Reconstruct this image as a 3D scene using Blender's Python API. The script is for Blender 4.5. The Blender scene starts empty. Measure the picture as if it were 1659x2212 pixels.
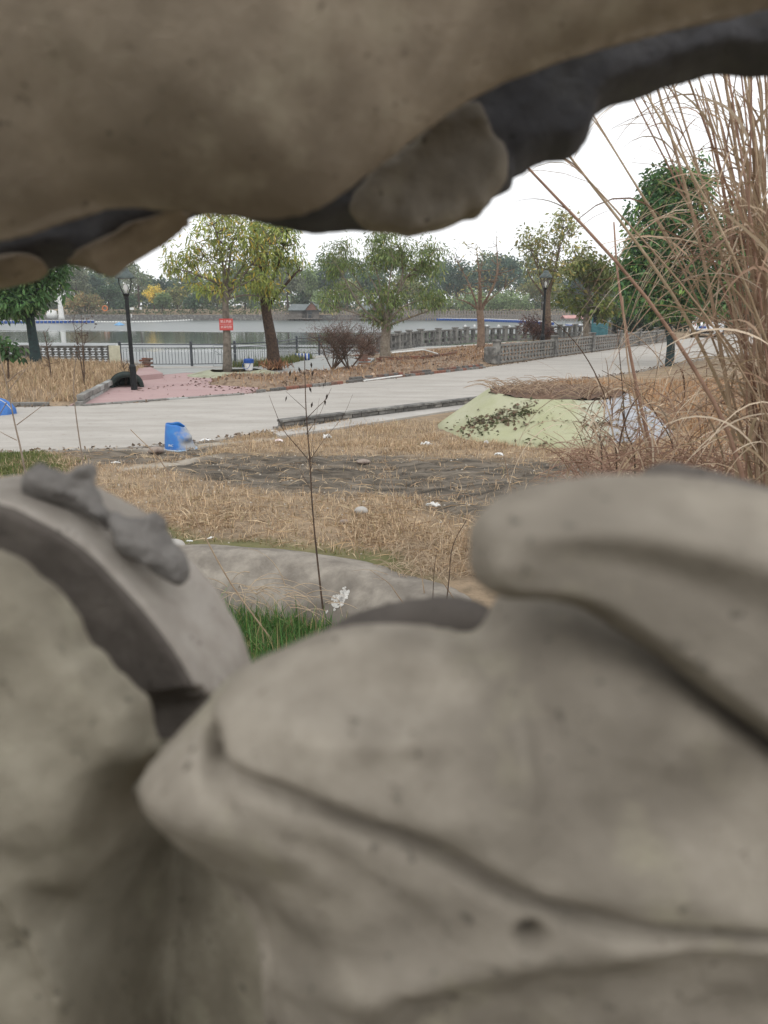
import bpy, bmesh, math, random
import numpy as np
from mathutils import Vector, Matrix
rad = math.radians
RND = random.Random(11)
RNG = np.random.default_rng(11)
scene = bpy.context.scene
COL = scene.collection

# ------------------------------------------------------------------ camera, world, sun, exposure
CAM_H, FPX, CX, CY, HOR = 2.2, 1728.0, 829.5, 1106.0, 658.0
PITCH = math.atan((CY - HOR) / FPX)
cam = bpy.data.cameras.new('camera'); camo = bpy.data.objects.new('camera', cam); COL.objects.link(camo)
cam.sensor_fit = 'VERTICAL'; cam.sensor_height = 24.0; cam.lens = 24.0 * FPX / 2212.0
cam.clip_start = 0.05; cam.clip_end = 5000
camo.location = (0, 0, CAM_H); camo.rotation_euler = (math.pi / 2 - PITCH, 0, 0)
cam.dof.use_dof = True; cam.dof.focus_distance = 11.5; cam.dof.aperture_fstop = 3.1
scene.camera = camo
scene.cycles.volume_bounces = 2
CAMP = np.array([0, 0, CAM_H]); RT = np.array([1.0, 0, 0])
UP = np.array([0, math.sin(PITCH), math.cos(PITCH)]); FW = np.array([0, math.cos(PITCH), -math.sin(PITCH)])

w = bpy.data.worlds.new('World'); scene.world = w; w.use_nodes = True
nt = w.node_tree; nt.nodes.clear()
sky = nt.nodes.new('ShaderNodeTexSky'); sky.sky_type = 'NISHITA'; sky.sun_disc = False
sky.sun_elevation = rad(48); sky.sun_rotation = rad(150); sky.air_density = 1.0; sky.dust_density = 4.0
hs = nt.nodes.new('ShaderNodeHueSaturation'); hs.inputs['Saturation'].default_value = 0.12
b1 = nt.nodes.new('ShaderNodeBackground'); b1.inputs['Strength'].default_value = 0.05
b2 = nt.nodes.new('ShaderNodeBackground'); b2.inputs['Color'].default_value = (0.97, 0.985, 1.0, 1); b2.inputs['Strength'].default_value = 1.12
ad = nt.nodes.new('ShaderNodeAddShader'); wo = nt.nodes.new('ShaderNodeOutputWorld')
nt.links.new(sky.outputs[0], hs.inputs['Color']); nt.links.new(hs.outputs[0], b1.inputs[0])
nt.links.new(b1.outputs[0], ad.inputs[0]); nt.links.new(b2.outputs[0], ad.inputs[1]); nt.links.new(ad.outputs[0], wo.inputs[0])
sl = bpy.data.lights.new('sun', 'SUN'); sl.energy = 0.6; sl.angle = rad(25); sl.color = (1, 0.96, 0.9)
so = bpy.data.objects.new('sun', sl); COL.objects.link(so); so.rotation_euler = (rad(42), 0, rad(-30)); so.location = (0, -5, 30)
vs = scene.view_settings; vs.view_transform = 'Standard'; vs.look = 'None'; vs.exposure = 0.0; vs.gamma = 1.0; vs.use_curve_mapping = False

# ------------------------------------------------------------------ helpers
def ray(u, v):
    return RT * ((u - CX) / FPX) - UP * ((v - CY) / FPX) + FW
def G(u, v, z=0.0):
    d = ray(u, v); t = (z - CAM_H) / d[2]
    return CAMP + d * t
def AY(u, v, y):
    d = ray(u, v); return CAMP + d * (y / d[1])
def CZ(u, v, z):                                  # a point at camera depth z
    return CAMP + ray(u, v) * z
def Gp(pts, z=0.0):
    return [G(u, v, z) for u, v in pts]

def tag(o, label=None, cat=None, group=None, kind=None):
    if label: o['label'] = label
    if cat: o['category'] = cat
    if group: o['group'] = group
    if kind: o['kind'] = kind
    return o
def thing(name, label, cat, loc=(0, 0, 0), rz=0.0, group=None):
    o = bpy.data.objects.new(name, None); COL.objects.link(o)
    o.empty_display_size = 0.2
    o.location = [float(c) for c in loc]; o.rotation_euler = (0, 0, rz)
    return tag(o, label, cat, group)

def npmesh(name, V, Fs, mat=None, parent=None, cols=None, smooth=False):
    V = np.asarray(V, dtype=np.float32).reshape(-1, 3)
    me = bpy.data.meshes.new(name)
    if isinstance(Fs, np.ndarray):
        n, k = Fs.shape
        me.vertices.add(len(V)); me.vertices.foreach_set('co', V.ravel())
        me.loops.add(n * k); me.loops.foreach_set('vertex_index', Fs.astype(np.int32).ravel())
        me.polygons.add(n); me.polygons.foreach_set('loop_start', np.arange(0, n * k, k, dtype=np.int32))
        me.update(calc_edges=True)
    else:
        me.from_pydata([tuple(map(float, p)) for p in V], [], [tuple(int(i) for i in f) for f in Fs]); me.update()
    if cols is not None:
        ca = me.color_attributes.new('col', 'FLOAT_COLOR', 'POINT')
        c = np.ones((len(V), 4), np.float32); cols = np.asarray(cols); c[:, :cols.shape[1]] = cols
        ca.data.foreach_set('color', c.ravel())
    if smooth:
        me.polygons.foreach_set('use_smooth', np.ones(len(me.polygons), dtype=bool))
    if mat: me.materials.append(mat)
    o = bpy.data.objects.new(name, me); COL.objects.link(o)
    if parent: o.parent = parent
    return o

class MB:
    def __init__(s): s.V = []; s.F = []
    def add(s, V, F):
        b = len(s.V); s.V += [tuple(float(c) for c in p) for p in V]; s.F += [tuple(i + b for i in f) for f in F]; return s
    def box(s, c, d, rz=0.0, bev=0.0, top=1.0):
        hx, hy, hz = d[0] / 2, d[1] / 2, d[2] / 2; cs, sn = math.cos(rz), math.sin(rz)
        def tr(x, y, z): return (c[0] + x * cs - y * sn, c[1] + x * sn + y * cs, c[2] + z)
        if bev <= 0:
            V = [tr(sx * hx * k, sy * hy * k, sz * hz) for sz, k in ((-1, 1), (1, top)) for sx, sy in ((-1, -1), (1, -1), (1, 1), (-1, 1))]
            F = [(3, 2, 1, 0), (4, 5, 6, 7), (0, 1, 5, 4), (1, 2, 6, 5), (2, 3, 7, 6), (3, 0, 4, 7)]
            return s.add(V, F)
        V = []
        for z, ins in ((-hz, bev), (-hz + bev, 0), (hz - bev, 0), (hz, bev)):
            a, b = hx - ins, hy - ins; e = bev if ins == 0 else bev * .6
            V += [tr(x, y, z) for x, y in ((-a + e, -b), (a - e, -b), (a, -b + e), (a, b - e), (a - e, b), (-a + e, b), (-a, b - e), (-a, -b + e))]
        F = [tuple(range(7, -1, -1)), tuple(range(24, 32))]
        for r in range(3):
            for i in range(8): j = (i + 1) % 8; F.append((r * 8 + i, r * 8 + j, r * 8 + 8 + j, r * 8 + 8 + i))
        return s.add(V, F)
    def tube(s, pts, rr, n=6, cap=True):
        P = [Vector([float(c) for c in p]) for p in pts]
        if not hasattr(rr, '__len__'): rr = [rr] * len(P)
        V = []; F = []
        t0 = (P[1] - P[0]).normalized(); a = Vector((0, 0, 1)) if abs(t0.z) < .9 else Vector((1, 0, 0))
        x = t0.cross(a).normalized()
        for i, p in enumerate(P):
            t = (P[min(i + 1, len(P) - 1)] - P[max(i - 1, 0)])
            if t.length < 1e-9: t = t0
            t.normalize(); x = (x - t * x.dot(t))
            if x.length < 1e-6: x = t.orthogonal()
            x.normalize(); y = t.cross(x)
            for k in range(n):
                an = 2 * math.pi * k / n; V.append(p + (x * math.cos(an) + y * math.sin(an)) * rr[i])
        for i in range(len(P) - 1):
            for k in range(n): j = (k + 1) % n; F.append((i * n + k, i * n + j, i * n + n + j, i * n + n + k))
        if cap: F += [tuple(range(n - 1, -1, -1)), tuple(range((len(P) - 1) * n, len(P) * n))]
        return s.add(V, F)
    def lathe(s, prof, c=(0, 0, 0), n=16, sx=1, sy=1, cap=True):
        V = []; F = []
        for r, z in prof:
            for k in range(n): an = 2 * math.pi * (k + .5) / n; V.append((c[0] + r * math.cos(an) * sx, c[1] + r * math.sin(an) * sy, c[2] + z))
        for i in range(len(prof) - 1):
            for k in range(n): j = (k + 1) % n; F.append((i * n + k, i * n + j, i * n + n + j, i * n + n + k))
        if cap: F += [tuple(range(n - 1, -1, -1)), tuple(range((len(prof) - 1) * n, len(prof) * n))]
        return s.add(V, F)
    def prism(s, poly, z0, z1):                    # polygon in xy, extruded in z
        n = len(poly)
        V = [(p[0], p[1], z0) for p in poly] + [(p[0], p[1], z1) for p in poly]
        F = [tuple(range(n - 1, -1, -1)), tuple(range(n, 2 * n))] + [(i, (i + 1) % n, n + (i + 1) % n, n + i) for i in range(n)]
        return s.add(V, F)
    def build(s, name, mat=None, parent=None, smooth=False, off=None):
        V = np.array(s.V, dtype=np.float32).reshape(-1, 3)
        if off is not None: V = V - np.array(off, dtype=np.float32)
        o = npmesh(name, V, s.F, mat, parent, smooth=smooth)
        bm = bmesh.new(); bm.from_mesh(o.data); bmesh.ops.recalc_face_normals(bm, faces=bm.faces); bm.to_mesh(o.data); bm.free()
        return o
def dup(o, parent=None, loc=None, rot=None, scale=None):
    c = o.copy(); COL.objects.link(c)
    if parent is not None: c.parent = parent
    if loc is not None: c.location = [float(x) for x in loc]
    if rot is not None: c.rotation_euler = rot
    if scale is not None: c.scale = scale
    return c

# ------------------------------------------------------------------ materials
def nodes(name):
    m = bpy.data.materials.new(name); m.use_nodes = True; t = m.node_tree
    p = t.nodes['Principled BSDF']; return m, t, p
def noise(t, scale, detail=4, rough=.6, vec=None, dist=0.0):
    n = t.nodes.new('ShaderNodeTexNoise'); n.inputs['Scale'].default_value = scale; n.inputs['Detail'].default_value = detail
    n.inputs['Roughness'].default_value = rough; n.inputs['Distortion'].default_value = dist
    if vec is not None: t.links.new(vec, n.inputs['Vector'])
    return n.outputs['Fac']
def ramp(t, fac, a, b, ca=(0, 0, 0), cb=(1, 1, 1)):
    r = t.nodes.new('ShaderNodeValToRGB'); e = r.color_ramp.elements
    e[0].position = a; e[1].position = b; e[0].color = (*ca, 1); e[1].color = (*cb, 1)
    t.links.new(fac, r.inputs[0]); return r.outputs[0]
def mix(t, fac, a, b, mode='MIX'):
    m = t.nodes.new('ShaderNodeMix'); m.data_type = 'RGBA'; m.blend_type = mode
    for sock, val in ((m.inputs[0], fac), (m.inputs[6], a), (m.inputs[7], b)):
        if hasattr(val, 'links') or isinstance(val, bpy.types.NodeSocket): t.links.new(val, sock)
        elif isinstance(val, (tuple, list)): sock.default_value = (*val, 1)
        else: sock.default_value = val
    return m.outputs[2]
def geopos(t):
    return t.nodes.new('ShaderNodeNewGeometry').outputs['Position']
def objpos(t):
    return t.nodes.new('ShaderNodeTexCoord').outputs['Object']
def bump(t, p, h, strength, dist=.01):
    b = t.nodes.new('ShaderNodeBump'); b.inputs['Strength'].default_value = strength; b.inputs['Distance'].default_value = dist
    t.links.new(h, b.inputs['Height']); t.links.new(b.outputs[0], p.inputs['Normal'])
def pm(name, c1, c2=None, scale=6.0, rough=.75, metal=0.0, bmp=0.0, bscale=None, spec=.3, world=True, c3=None, s3=1.0, lo=.35, hi=.65):
    m, t, p = nodes(name)
    p.inputs['Roughness'].default_value = rough; p.inputs['Metallic'].default_value = metal; p.inputs['Specular IOR Level'].default_value = spec
    c2 = c2 or tuple(x * .7 for x in c1)
    v = geopos(t) if world else objpos(t)
    n1 = noise(t, scale, 5, .65, v)
    col = mix(t, ramp(t, n1, lo, hi), c2, c1)
    if c3: col = mix(t, ramp(t, noise(t, s3, 4, .6, v), .48, .66), col, c3)
    t.links.new(col, p.inputs['Base Color'])
    if bmp: bump(t, p, noise(t, bscale or scale * 4, 6, .65, v), bmp)
    return m
def leafmat(name, trans=.3, rough=.5):
    m, t, p = nodes(name)
    a = t.nodes.new('ShaderNodeAttribute'); a.attribute_name = 'col'
    p.inputs['Roughness'].default_value = rough; p.inputs['Specular IOR Level'].default_value = .3
    t.links.new(a.outputs[0], p.inputs['Base Color'])
    tr = t.nodes.new('ShaderNodeBsdfTranslucent'); t.links.new(a.outputs[0], tr.inputs[0])
    mx = t.nodes.new('ShaderNodeMixShader'); mx.inputs[0].default_value = trans
    t.links.new(p.outputs[0], mx.inputs[1]); t.links.new(tr.outputs[0], mx.inputs[2])
    t.links.new(mx.outputs[0], t.nodes['Material Output'].inputs[0]); return m

M = {}
M['leaf'] = leafmat('leaf_green', .42)
M['dry'] = leafmat('dry_straw', .2, .8)
M['bark'] = pm('bark_brown', (.16, .115, .08), (.07, .05, .035), 14, .9, bmp=.6, bscale=40)
M['bark_dark'] = pm('bark_dark', (.085, .055, .04), (.035, .024, .018), 14, .9, bmp=.6, bscale=40)
M['bark_grey'] = pm('bark_grey', (.20, .175, .145), (.10, .085, .07), 9, .9, bmp=.5, bscale=30)
M['bark_pale'] = pm('bark_pale', (.255, .22, .175), (.135, .11, .085), 9, .9, bmp=.5, bscale=30)
M['bark_red'] = pm('bark_reddish', (.24, .17, .125), (.13, .09, .065), 9, .9, bmp=.5, bscale=30)
M['bark_teal'] = pm('bark_painted_teal', (.03, .055, .055), (.02, .03, .032), 9, .8, bmp=.4, bscale=30)
M['twig'] = pm('twig', (.12, .08, .055), (.06, .04, .03), 20, .9)
M['straw'] = pm('straw_stem', (.38, .285, .195), (.25, .17, .115), 7, .75, bmp=.2, bscale=60)
M['iron'] = pm('black_iron', (.018, .02, .022), (.012, .013, .014), 8, .45, .3, bmp=.1)
M['rail'] = pm('grey_painted_rail', (.09, .10, .11), (.06, .065, .075), 8, .5, .2)
M['steel'] = pm('galvanised', (.35, .37, .38), (.25, .27, .28), 8, .5, .4)
M['stone_dark'] = pm('weathered_stone', (.17, .165, .155), (.075, .072, .068), 5, .9, bmp=.5, c3=(.25, .24, .22), s3=2.5)
M['stone_mid'] = pm('grey_stone', (.27, .26, .24), (.15, .145, .135), 5, .9, bmp=.5)
M['conc_light'] = pm('light_concrete', (.43, .41, .38), (.34, .32, .295), 1.3, .9, bmp=.3, bscale=40)
M['white'] = pm('white_paint', (.72, .72, .70), (.55, .55, .53), 5, .5)
M['cream'] = pm('cream_board', (.66, .64, .50), (.5, .48, .36), 4, .6)
M['black'] = pm('black_rubber', (.015, .015, .016), None, 8, .7)
M['red'] = pm('red_plastic', (.42, .02, .02), (.3, .015, .015), 8, .4)
M['blue_float'] = pm('blue_float', (.02, .09, .36), (.015, .06, .24), 8, .5)
M['roof'] = pm('grey_roof_tiles', (.16, .18, .18), (.10, .115, .115), 3, .85)
M['wood_grey'] = pm('weathered_wood', (.24, .215, .19), (.15, .13, .115), 4, .9)
M['brown_wood'] = pm('brown_wood', (.20, .10, .07), (.13, .065, .045), 4, .8)
M['glass'] = pm('dark_glass', (.03, .035, .04), None, 2, .08, spec=.6)
M['teal'] = pm('teal_board', (.08, .22, .25), (.05, .15, .17), 4, .6)
M['pink_cloth'] = pm('faded_pink', (.52, .30, .28), (.4, .22, .2), 4, .8)
# ------------------------------------------------------------------ 2-D / 3-D field tools
def sd_poly(X, Y, poly):
    P = np.asarray(poly, dtype=np.float64); d = np.full(X.shape, 1e18); s = np.ones(X.shape)
    n = len(P); j = n - 1
    for i in range(n):
        ex, ey = P[j] - P[i]; wx = X - P[i, 0]; wy = Y - P[i, 1]
        q = np.clip((wx * ex + wy * ey) / max(ex * ex + ey * ey, 1e-12), 0, 1)
        bx = wx - ex * q; by = wy - ey * q; d = np.minimum(d, bx * bx + by * by)
        c1 = Y >= P[i, 1]; c2 = Y < P[j, 1]; c3 = ex * wy > ey * wx
        fl = (c1 & c2 & c3) | (~c1 & ~c2 & ~c3); s = np.where(fl, -s, s); j = i
    return s * np.sqrt(d)
def d_line(X, Y, pts):
    P = np.asarray(pts, dtype=np.float64); d = np.full(X.shape, 1e18)
    for a, b in zip(P[:-1], P[1:]):
        e = b - a; wx = X - a[0]; wy = Y - a[1]; q = np.clip((wx * e[0] + wy * e[1]) / max(e @ e, 1e-12), 0, 1)
        d = np.minimum(d, (wx - e[0] * q) ** 2 + (wy - e[1] * q) ** 2)
    return np.sqrt(d)
def sstep(a, b, x):
    t = np.clip((x - a) / (b - a), 0, 1); return t * t * (3 - 2 * t)
_lat = RNG.random((32, 32, 32)).astype(np.float32)
def vnoise(X, Y, Z, sc, octs=3):
    out = 0; amp = 1.0; tot = 0
    for o in range(octs):
        x = X * sc + 7.3 * o; y = Y * sc + 3.1 * o; z = Z * sc + 5.7 * o
        xi = np.floor(x).astype(np.int32); yi = np.floor(y).astype(np.int32); zi = np.floor(z).astype(np.int32)
        fx = x - xi; fy = y - yi; fz = z - zi
        fx = fx * fx * (3 - 2 * fx); fy = fy * fy * (3 - 2 * fy); fz = fz * fz * (3 - 2 * fz)
        g = lambda a, b, c: _lat[(xi + a) & 31, (yi + b) & 31, (zi + c) & 31]
        v = ((g(0, 0, 0) * (1 - fx) + g(1, 0, 0) * fx) * (1 - fy) + (g(0, 1, 0) * (1 - fx) + g(1, 1, 0) * fx) * fy) * (1 - fz) \
            + ((g(0, 0, 1) * (1 - fx) + g(1, 0, 1) * fx) * (1 - fy) + (g(0, 1, 1) * (1 - fx) + g(1, 1, 1) * fx) * fy) * fz
        out = out + v * amp; tot += amp; amp *= .5; sc *= 2.03
    return out / tot - .5
def smooth_closed(pts, k=4):
    P = np.array(pts, dtype=float); n = len(P); out = []
    for i in range(n):
        p0, p1, p2, p3 = P[i - 1], P[i], P[(i + 1) % n], P[(i + 2) % n]
        for s in range(k):
            t = s / k; out.append(.5 * ((2 * p1) + (-p0 + p2) * t + (2 * p0 - 5 * p1 + 4 * p2 - p3) * t * t + (-p0 + 3 * p1 - 3 * p2 + p3) * t ** 3))
    return np.array(out)
def crom(pts, k=6):
    P = np.array(pts, dtype=float); P = np.vstack([2 * P[0] - P[1], P, 2 * P[-1] - P[-2]]); out = []
    for i in range(1, len(P) - 2):
        p0, p1, p2, p3 = P[i - 1:i + 3]
        for s in range(k):
            t = s / k; out.append(.5 * ((2 * p1) + (-p0 + p2) * t + (2 * p0 - 5 * p1 + 4 * p2 - p3) * t * t + (-p0 + 3 * p1 - 3 * p2 + p3) * t ** 3))
    out.append(P[-2]); return np.array(out)
def surface_nets(f, org, h):
    ins = f < 0; n = np.array(f.shape) - 1
    cnt = np.zeros(tuple(n), np.int8)
    offs = [(a, b, c) for a in (0, 1) for b in (0, 1) for c in (0, 1)]
    for a, b, c in offs: cnt += ins[a:a + n[0], b:b + n[1], c:c + n[2]]
    act = (cnt > 0) & (cnt < 8); idx = np.argwhere(act)
    vid = np.full(tuple(n), -1, np.int64); vid[act] = np.arange(len(idx))
    val = {o: f[idx[:, 0] + o[0], idx[:, 1] + o[1], idx[:, 2] + o[2]] for o in offs}
    acc = np.zeros((len(idx), 3)); k = np.zeros(len(idx))
    for o in offs:
        for ax in range(3):
            if o[ax]: continue
            q = list(o); q[ax] = 1; q = tuple(q)
            va, vb = val[o], val[q]; m = (va < 0) != (vb < 0)
            t = np.where(m, va / np.where(m, va - vb, 1), 0)
            pt = np.tile(np.array(o, float), (len(idx), 1)); pt[:, ax] = t
            acc[m] += pt[m]; k[m] += 1
    V = (idx + acc / k[:, None]) * h + org
    Fs = []
    for ax in range(3):
        b, c = (ax + 1) % 3, (ax + 2) % 3
        s0 = [slice(None)] * 3; s1 = [slice(None)] * 3; s0[ax] = slice(0, -1); s1[ax] = slice(1, None)
        A = ins[tuple(s0)]; B = ins[tuple(s1)]; e = np.argwhere(A != B)
        e = e[(e[:, b] > 0) & (e[:, c] > 0) & (e[:, b] < n[b]) & (e[:, c] < n[c])]
        flip = A[e[:, 0], e[:, 1], e[:, 2]]
        def cell(db, dc):
            q = e.copy(); q[:, b] -= db; q[:, c] -= dc; return vid[q[:, 0], q[:, 1], q[:, 2]]
        Q = np.stack([cell(1, 1), cell(0, 1), cell(0, 0), cell(1, 0)], 1)
        Q[~flip] = Q[~flip][:, ::-1]; Fs.append(Q)
    return V, np.vstack(Fs)

# ------------------------------------------------------------------ ground, lake, road
SHORE = [(-130, 33), (-60, 30.4), (-25, 29.2), (-9.9, 28.9), (-5.43, 29.3), (-4.1, 30.9), (-3.6, 33.5), (-2.9, 35.2), (-.4, 38), (2.0, 42.2),
         (7.9, 48.9), (12, 51.3), (15, 54), (20, 64), (30, 90), (44, 131), (55, 175)]
LAKE = SHORE + [(-130, 176)]
LAKE_Z = -1.0
near_edge = [(-500, 1012), (-200, 990), (0, 977), (200, 970), (350, 962), (480, 948), (600, 926), (1030, 872), (1190, 826), (1360, 806), (1453, 787), (1551, 771), (1720, 756), (1900, 742)]
far_edge = [(-500, 893), (-200, 886), (0, 880), (180, 876), (316, 868), (431, 857), (538, 850), (700, 833), (880, 813), (1060, 792), (1180, 774), (1300, 758), (1440, 738), (1500, 729), (1640, 716), (1900, 700)]
ROAD = [p[:2] for p in Gp(near_edge)] + [p[:2] for p in Gp(far_edge)][::-1]
PINK = [p[:2] for p in Gp([(150, 876), (215, 846), (262, 826), (345, 811), (400, 806), (470, 807), (450, 832), (560, 838), (545, 848), (431, 856), (316, 867), (200, 874)])]
PATH = [p[:2] for p in Gp([(330, 800), (345, 811), (400, 806), (470, 807), (600, 812), (700, 806), (790, 792), (810, 774), (720, 768), (650, 775), (600, 785), (508, 792), (330, 794)])]
BED_L = [p[:2] for p in Gp([(-500, 884), (60, 874), (175, 873), (250, 832), (325, 806), (330, 797), (-500, 800)])]
BED_R = [p[:2] for p in Gp([(440, 832), (470, 808), (600, 812), (700, 806), (790, 790), (830, 770), (940, 760), (1110, 742), (1300, 728), (1430, 716), (1440, 735), (1300, 756), (1180, 771), (1060, 789), (880, 810), (700, 830), (560, 846)])]
RIDGE = [p[:2] for p in Gp([(150, 1215), (300, 1192), (400, 1190), (520, 1194), (640, 1206), (760, 1226), (850, 1250), (930, 1282), (1010, 1325), (1080, 1380)], .05)]
MUD = [[p[:2] for p in Gp(q)] for q in (
    [(330, 1008), (420, 990), (520, 978), (700, 984), (950, 992), (1150, 996), (1300, 1010), (1300, 1060), (1120, 1135), (1000, 1110), (880, 1072), (760, 1060), (640, 1056), (520, 1040), (400, 1030)],
    [(150, 972), (360, 964), (470, 958), (440, 985), (330, 1000), (200, 1000)])]
GREEN = [[p[:2] for p in Gp(q)] for q in ([(-200, 985), (60, 978), (135, 990), (135, 1022), (40, 1030), (-200, 1045)], [(360, 1150), (560, 1170), (720, 1195), (860, 1225), (860, 1262), (640, 1206), (400, 1189), (340, 1185)])]
SAND = [[p[:2] for p in Gp(q)] for q in ([(230, 1012), (330, 1002), (470, 982), (480, 988), (380, 1008), (260, 1022)], [(180, 972), (420, 962), (600, 940), (620, 946), (470, 962), (320, 975)])]
def axis(segs):
    out = []
    for a, b, st in segs: out += list(np.arange(a, b, st))
    return np.array(out)
gx = np.concatenate([-np.geomspace(700, 36, 20), axis([(-35, -12, .8), (-12, -5.6, .25), (-5.6, 6.6, .07), (6.6, 16, .25), (16, 35, .8)]), np.geomspace(36, 700, 20)])
gy = np.concatenate([-np.geomspace(300, 4, 12), axis([(-3, 4, .5), (4, 14.6, .07), (14.6, 32, .28), (32, 62, .5), (62, 240, 2.5)]), np.geomspace(242, 900, 12)])
BX, BY = np.meshgrid(gx, gy, indexing='ij')
def ridge_side(X, Y):
    R_ = np.array(RIDGE); yr = np.interp(X, R_[:, 0], R_[:, 1]); return Y - yr
def zone(X, Y):
    z0 = np.zeros_like(X)
    wob = vnoise(X, Y, z0, 1.3, 4) * .9
    mud = np.zeros_like(X)
    for q in MUD: mud = np.maximum(mud, sstep(.45, -.15, sd_poly(X, Y, q) + wob))
    gr = np.zeros_like(X)
    for q in GREEN: gr = np.maximum(gr, sstep(.3, -.3, sd_poly(X, Y, q) + wob))
    gr = np.maximum(gr, ((ridge_side(X, Y) < -.2) & (X > -4) & (X < 2.3)) * 1.0)
    sa = np.zeros_like(X)
    for q in SAND: sa = np.maximum(sa, sstep(.12, -.2, sd_poly(X, Y, q) + wob * .5))
    return mud, gr, sa
def height(X, Y):
    z0 = np.zeros_like(X)
    mud, gr, sa = zone(X, Y)
    near = sstep(16, 14, Y)
    h = vnoise(X, Y, z0, .5, 3) * .10 * near + vnoise(X, Y, z0, 5.0, 3) * .05 * near
    # wheel ruts: ridges running along the tracks, which bend to the right and towards the viewer
    yc = 10.3 - .05 * (X - .5) ** 2 - .12 * X
    rut = np.abs(np.sin((Y - yc) * 6.0 + vnoise(X, Y, z0, .8, 2) * 4)) - .5
    h += mud * (rut * .085 + vnoise(X * .30, Y, z0, 6, 3) * .17 - .03)
    road = sd_poly(X, Y, ROAD); pk = sd_poly(X, Y, PINK); pa = sd_poly(X, Y, PATH)
    h = h * sstep(0, .8, road)
    h = np.where(road < .1, -.05, h)
    bl = sd_poly(X, Y, BED_L); br = sd_poly(X, Y, BED_R)
    h += sstep(0, -1.0, bl) * .20 + sstep(-.6, -4, bl) * .25 * (1 + vnoise(X, Y, z0, .4, 2)) + sstep(.05, -.8, br) * (.14 + vnoise(X, Y, z0, .6, 2) * .12)
    h = np.where((pk < .05) | (pa < .05), -.05, h)
    h = np.where((Y > 61.8), np.maximum(h, 0), h)
    rs = ridge_side(X, Y); bas = sstep(.25, -.25, rs) * sstep(-4.6, -4.2, X) * sstep(2.6, 2.2, X) * sstep(-1, 1.5, Y)
    h = h * (1 - bas) + bas * (-.38 + vnoise(X, Y, z0, 1.5, 2) * .08)
    lk = sd_poly(X, Y, LAKE)
    h = np.where(lk < -.05, -2.2, h)
    far = sstep(174, 186, Y); h = np.where(lk < -.05, h, h + far * 1.1)
    return h, (mud, gr, sa, sstep(.3, -.3, br))
gh, (zm, zg, zs, zl) = height(BX, BY)
nx, ny = BX.shape
ii = (np.arange(nx - 1)[:, None] * ny + np.arange(ny - 1)[None, :]).ravel()
GF = np.stack([ii, ii + ny, ii + ny + 1, ii + 1], 1)

def ground_mat():
    m, t, p = nodes('ground_soil'); p.inputs['Roughness'].default_value = .95; p.inputs['Specular IOR Level'].default_value = .15
    a = t.nodes.new('ShaderNodeAttribute'); a.attribute_name = 'col'; sep = t.nodes.new('ShaderNodeSeparateColor'); t.links.new(a.outputs[0], sep.inputs[0])
    v = geopos(t)
    base = mix(t, ramp(t, noise(t, 1.7, 6, .7, v), .38, .66), (.21, .16, .11), (.36, .27, .18))
    base = mix(t, ramp(t, noise(t, 9, 5, .7, v), .5, .75), base, (.15, .115, .075))
    lit = mix(t, ramp(t, noise(t, 5, 5, .7, v), .35, .65), (.17, .12, .085), (.30, .225, .16))
    base = mix(t, a.outputs['Alpha'], base, lit)
    mp = t.nodes.new('ShaderNodeMapping'); mp.inputs['Scale'].default_value = (.6, 4.0, 1); t.links.new(v, mp.inputs[0])
    mud = mix(t, ramp(t, noise(t, 2.6, 7, .72, mp.outputs[0]), .38, .64), (.05, .044, .037), (.20, .17, .135))
    grn = mix(t, ramp(t, noise(t, 4, 6, .7, v), .35, .65), (.075, .10, .03), (.17, .15, .075))
    snd = mix(t, noise(t, 7, 5, .6, v), (.30, .26, .21), (.45, .41, .35))
    c = mix(t, sep.outputs[1], base, grn); c = mix(t, sep.outputs[0], c, mud); c = mix(t, sep.outputs[2], c, snd)
    t.links.new(c, p.inputs['Base Color']); bump(t, p, noise(t, 30, 6, .7, v), .6, .02)
    return m
gcols = np.stack([zm, zg, zs, zl], -1).reshape(-1, 4)
ground = npmesh('ground', np.stack([BX, BY, gh], -1).reshape(-1, 3), GF, ground_mat(), cols=gcols, smooth=True)
tag(ground, 'dry grass and churned mud ground in front of the pale road', kind='structure')
def gz(x, y):
    return float(height(np.array([[float(x)]]), np.array([[float(y)]]))[0][0, 0])
def gza(x, y):
    return height(np.asarray(x, float)[None], np.asarray(y, float)[None])[0][0]

def water_mat():
    m, t, p = nodes('lake_water'); p.inputs['Base Color'].default_value = (.05, .062, .058, 1)
    p.inputs['Roughness'].default_value = .06; p.inputs['IOR'].default_value = 1.6; p.inputs['Specular IOR Level'].default_value = .5
    v = geopos(t); mp = t.nodes.new('ShaderNodeMapping'); mp.inputs['Scale'].default_value = (.35, 1.0, 1); t.links.new(v, mp.inputs[0])
    sx = t.nodes.new('ShaderNodeSeparateXYZ'); t.links.new(v, sx.inputs[0]); m2 = t.nodes.new('ShaderNodeMapping'); m2.inputs['Scale'].default_value = (.012, .06, 1); t.links.new(v, m2.inputs[0])
    ws = t.nodes.new('ShaderNodeMath'); ws.operation = 'MULTIPLY_ADD'; t.links.new(noise(t, 1.0, 4, .6, m2.outputs[0]), ws.inputs[0]); ws.inputs[1].default_value = 70; t.links.new(sx.outputs[1], ws.inputs[2])
    wind = t.nodes.new('ShaderNodeMath'); wind.operation = 'MAXIMUM'
    t.links.new(ramp(t, mapr(t, ws.outputs[0], 40, 140), .86, .93), wind.inputs[0]); t.links.new(ramp(t, mapr(t, ws.outputs[0], 40, 140), .56, .63, (1, 1, 1), (.12, .12, .12)), wind.inputs[1])
    t.links.new(mapr(t, wind.outputs[0], 0, 1, .03, .36), p.inputs['Roughness'])
    bump(t, p, noise(t, 1.6, 4, .6, mp.outputs[0]), .08, .05); return m
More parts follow.
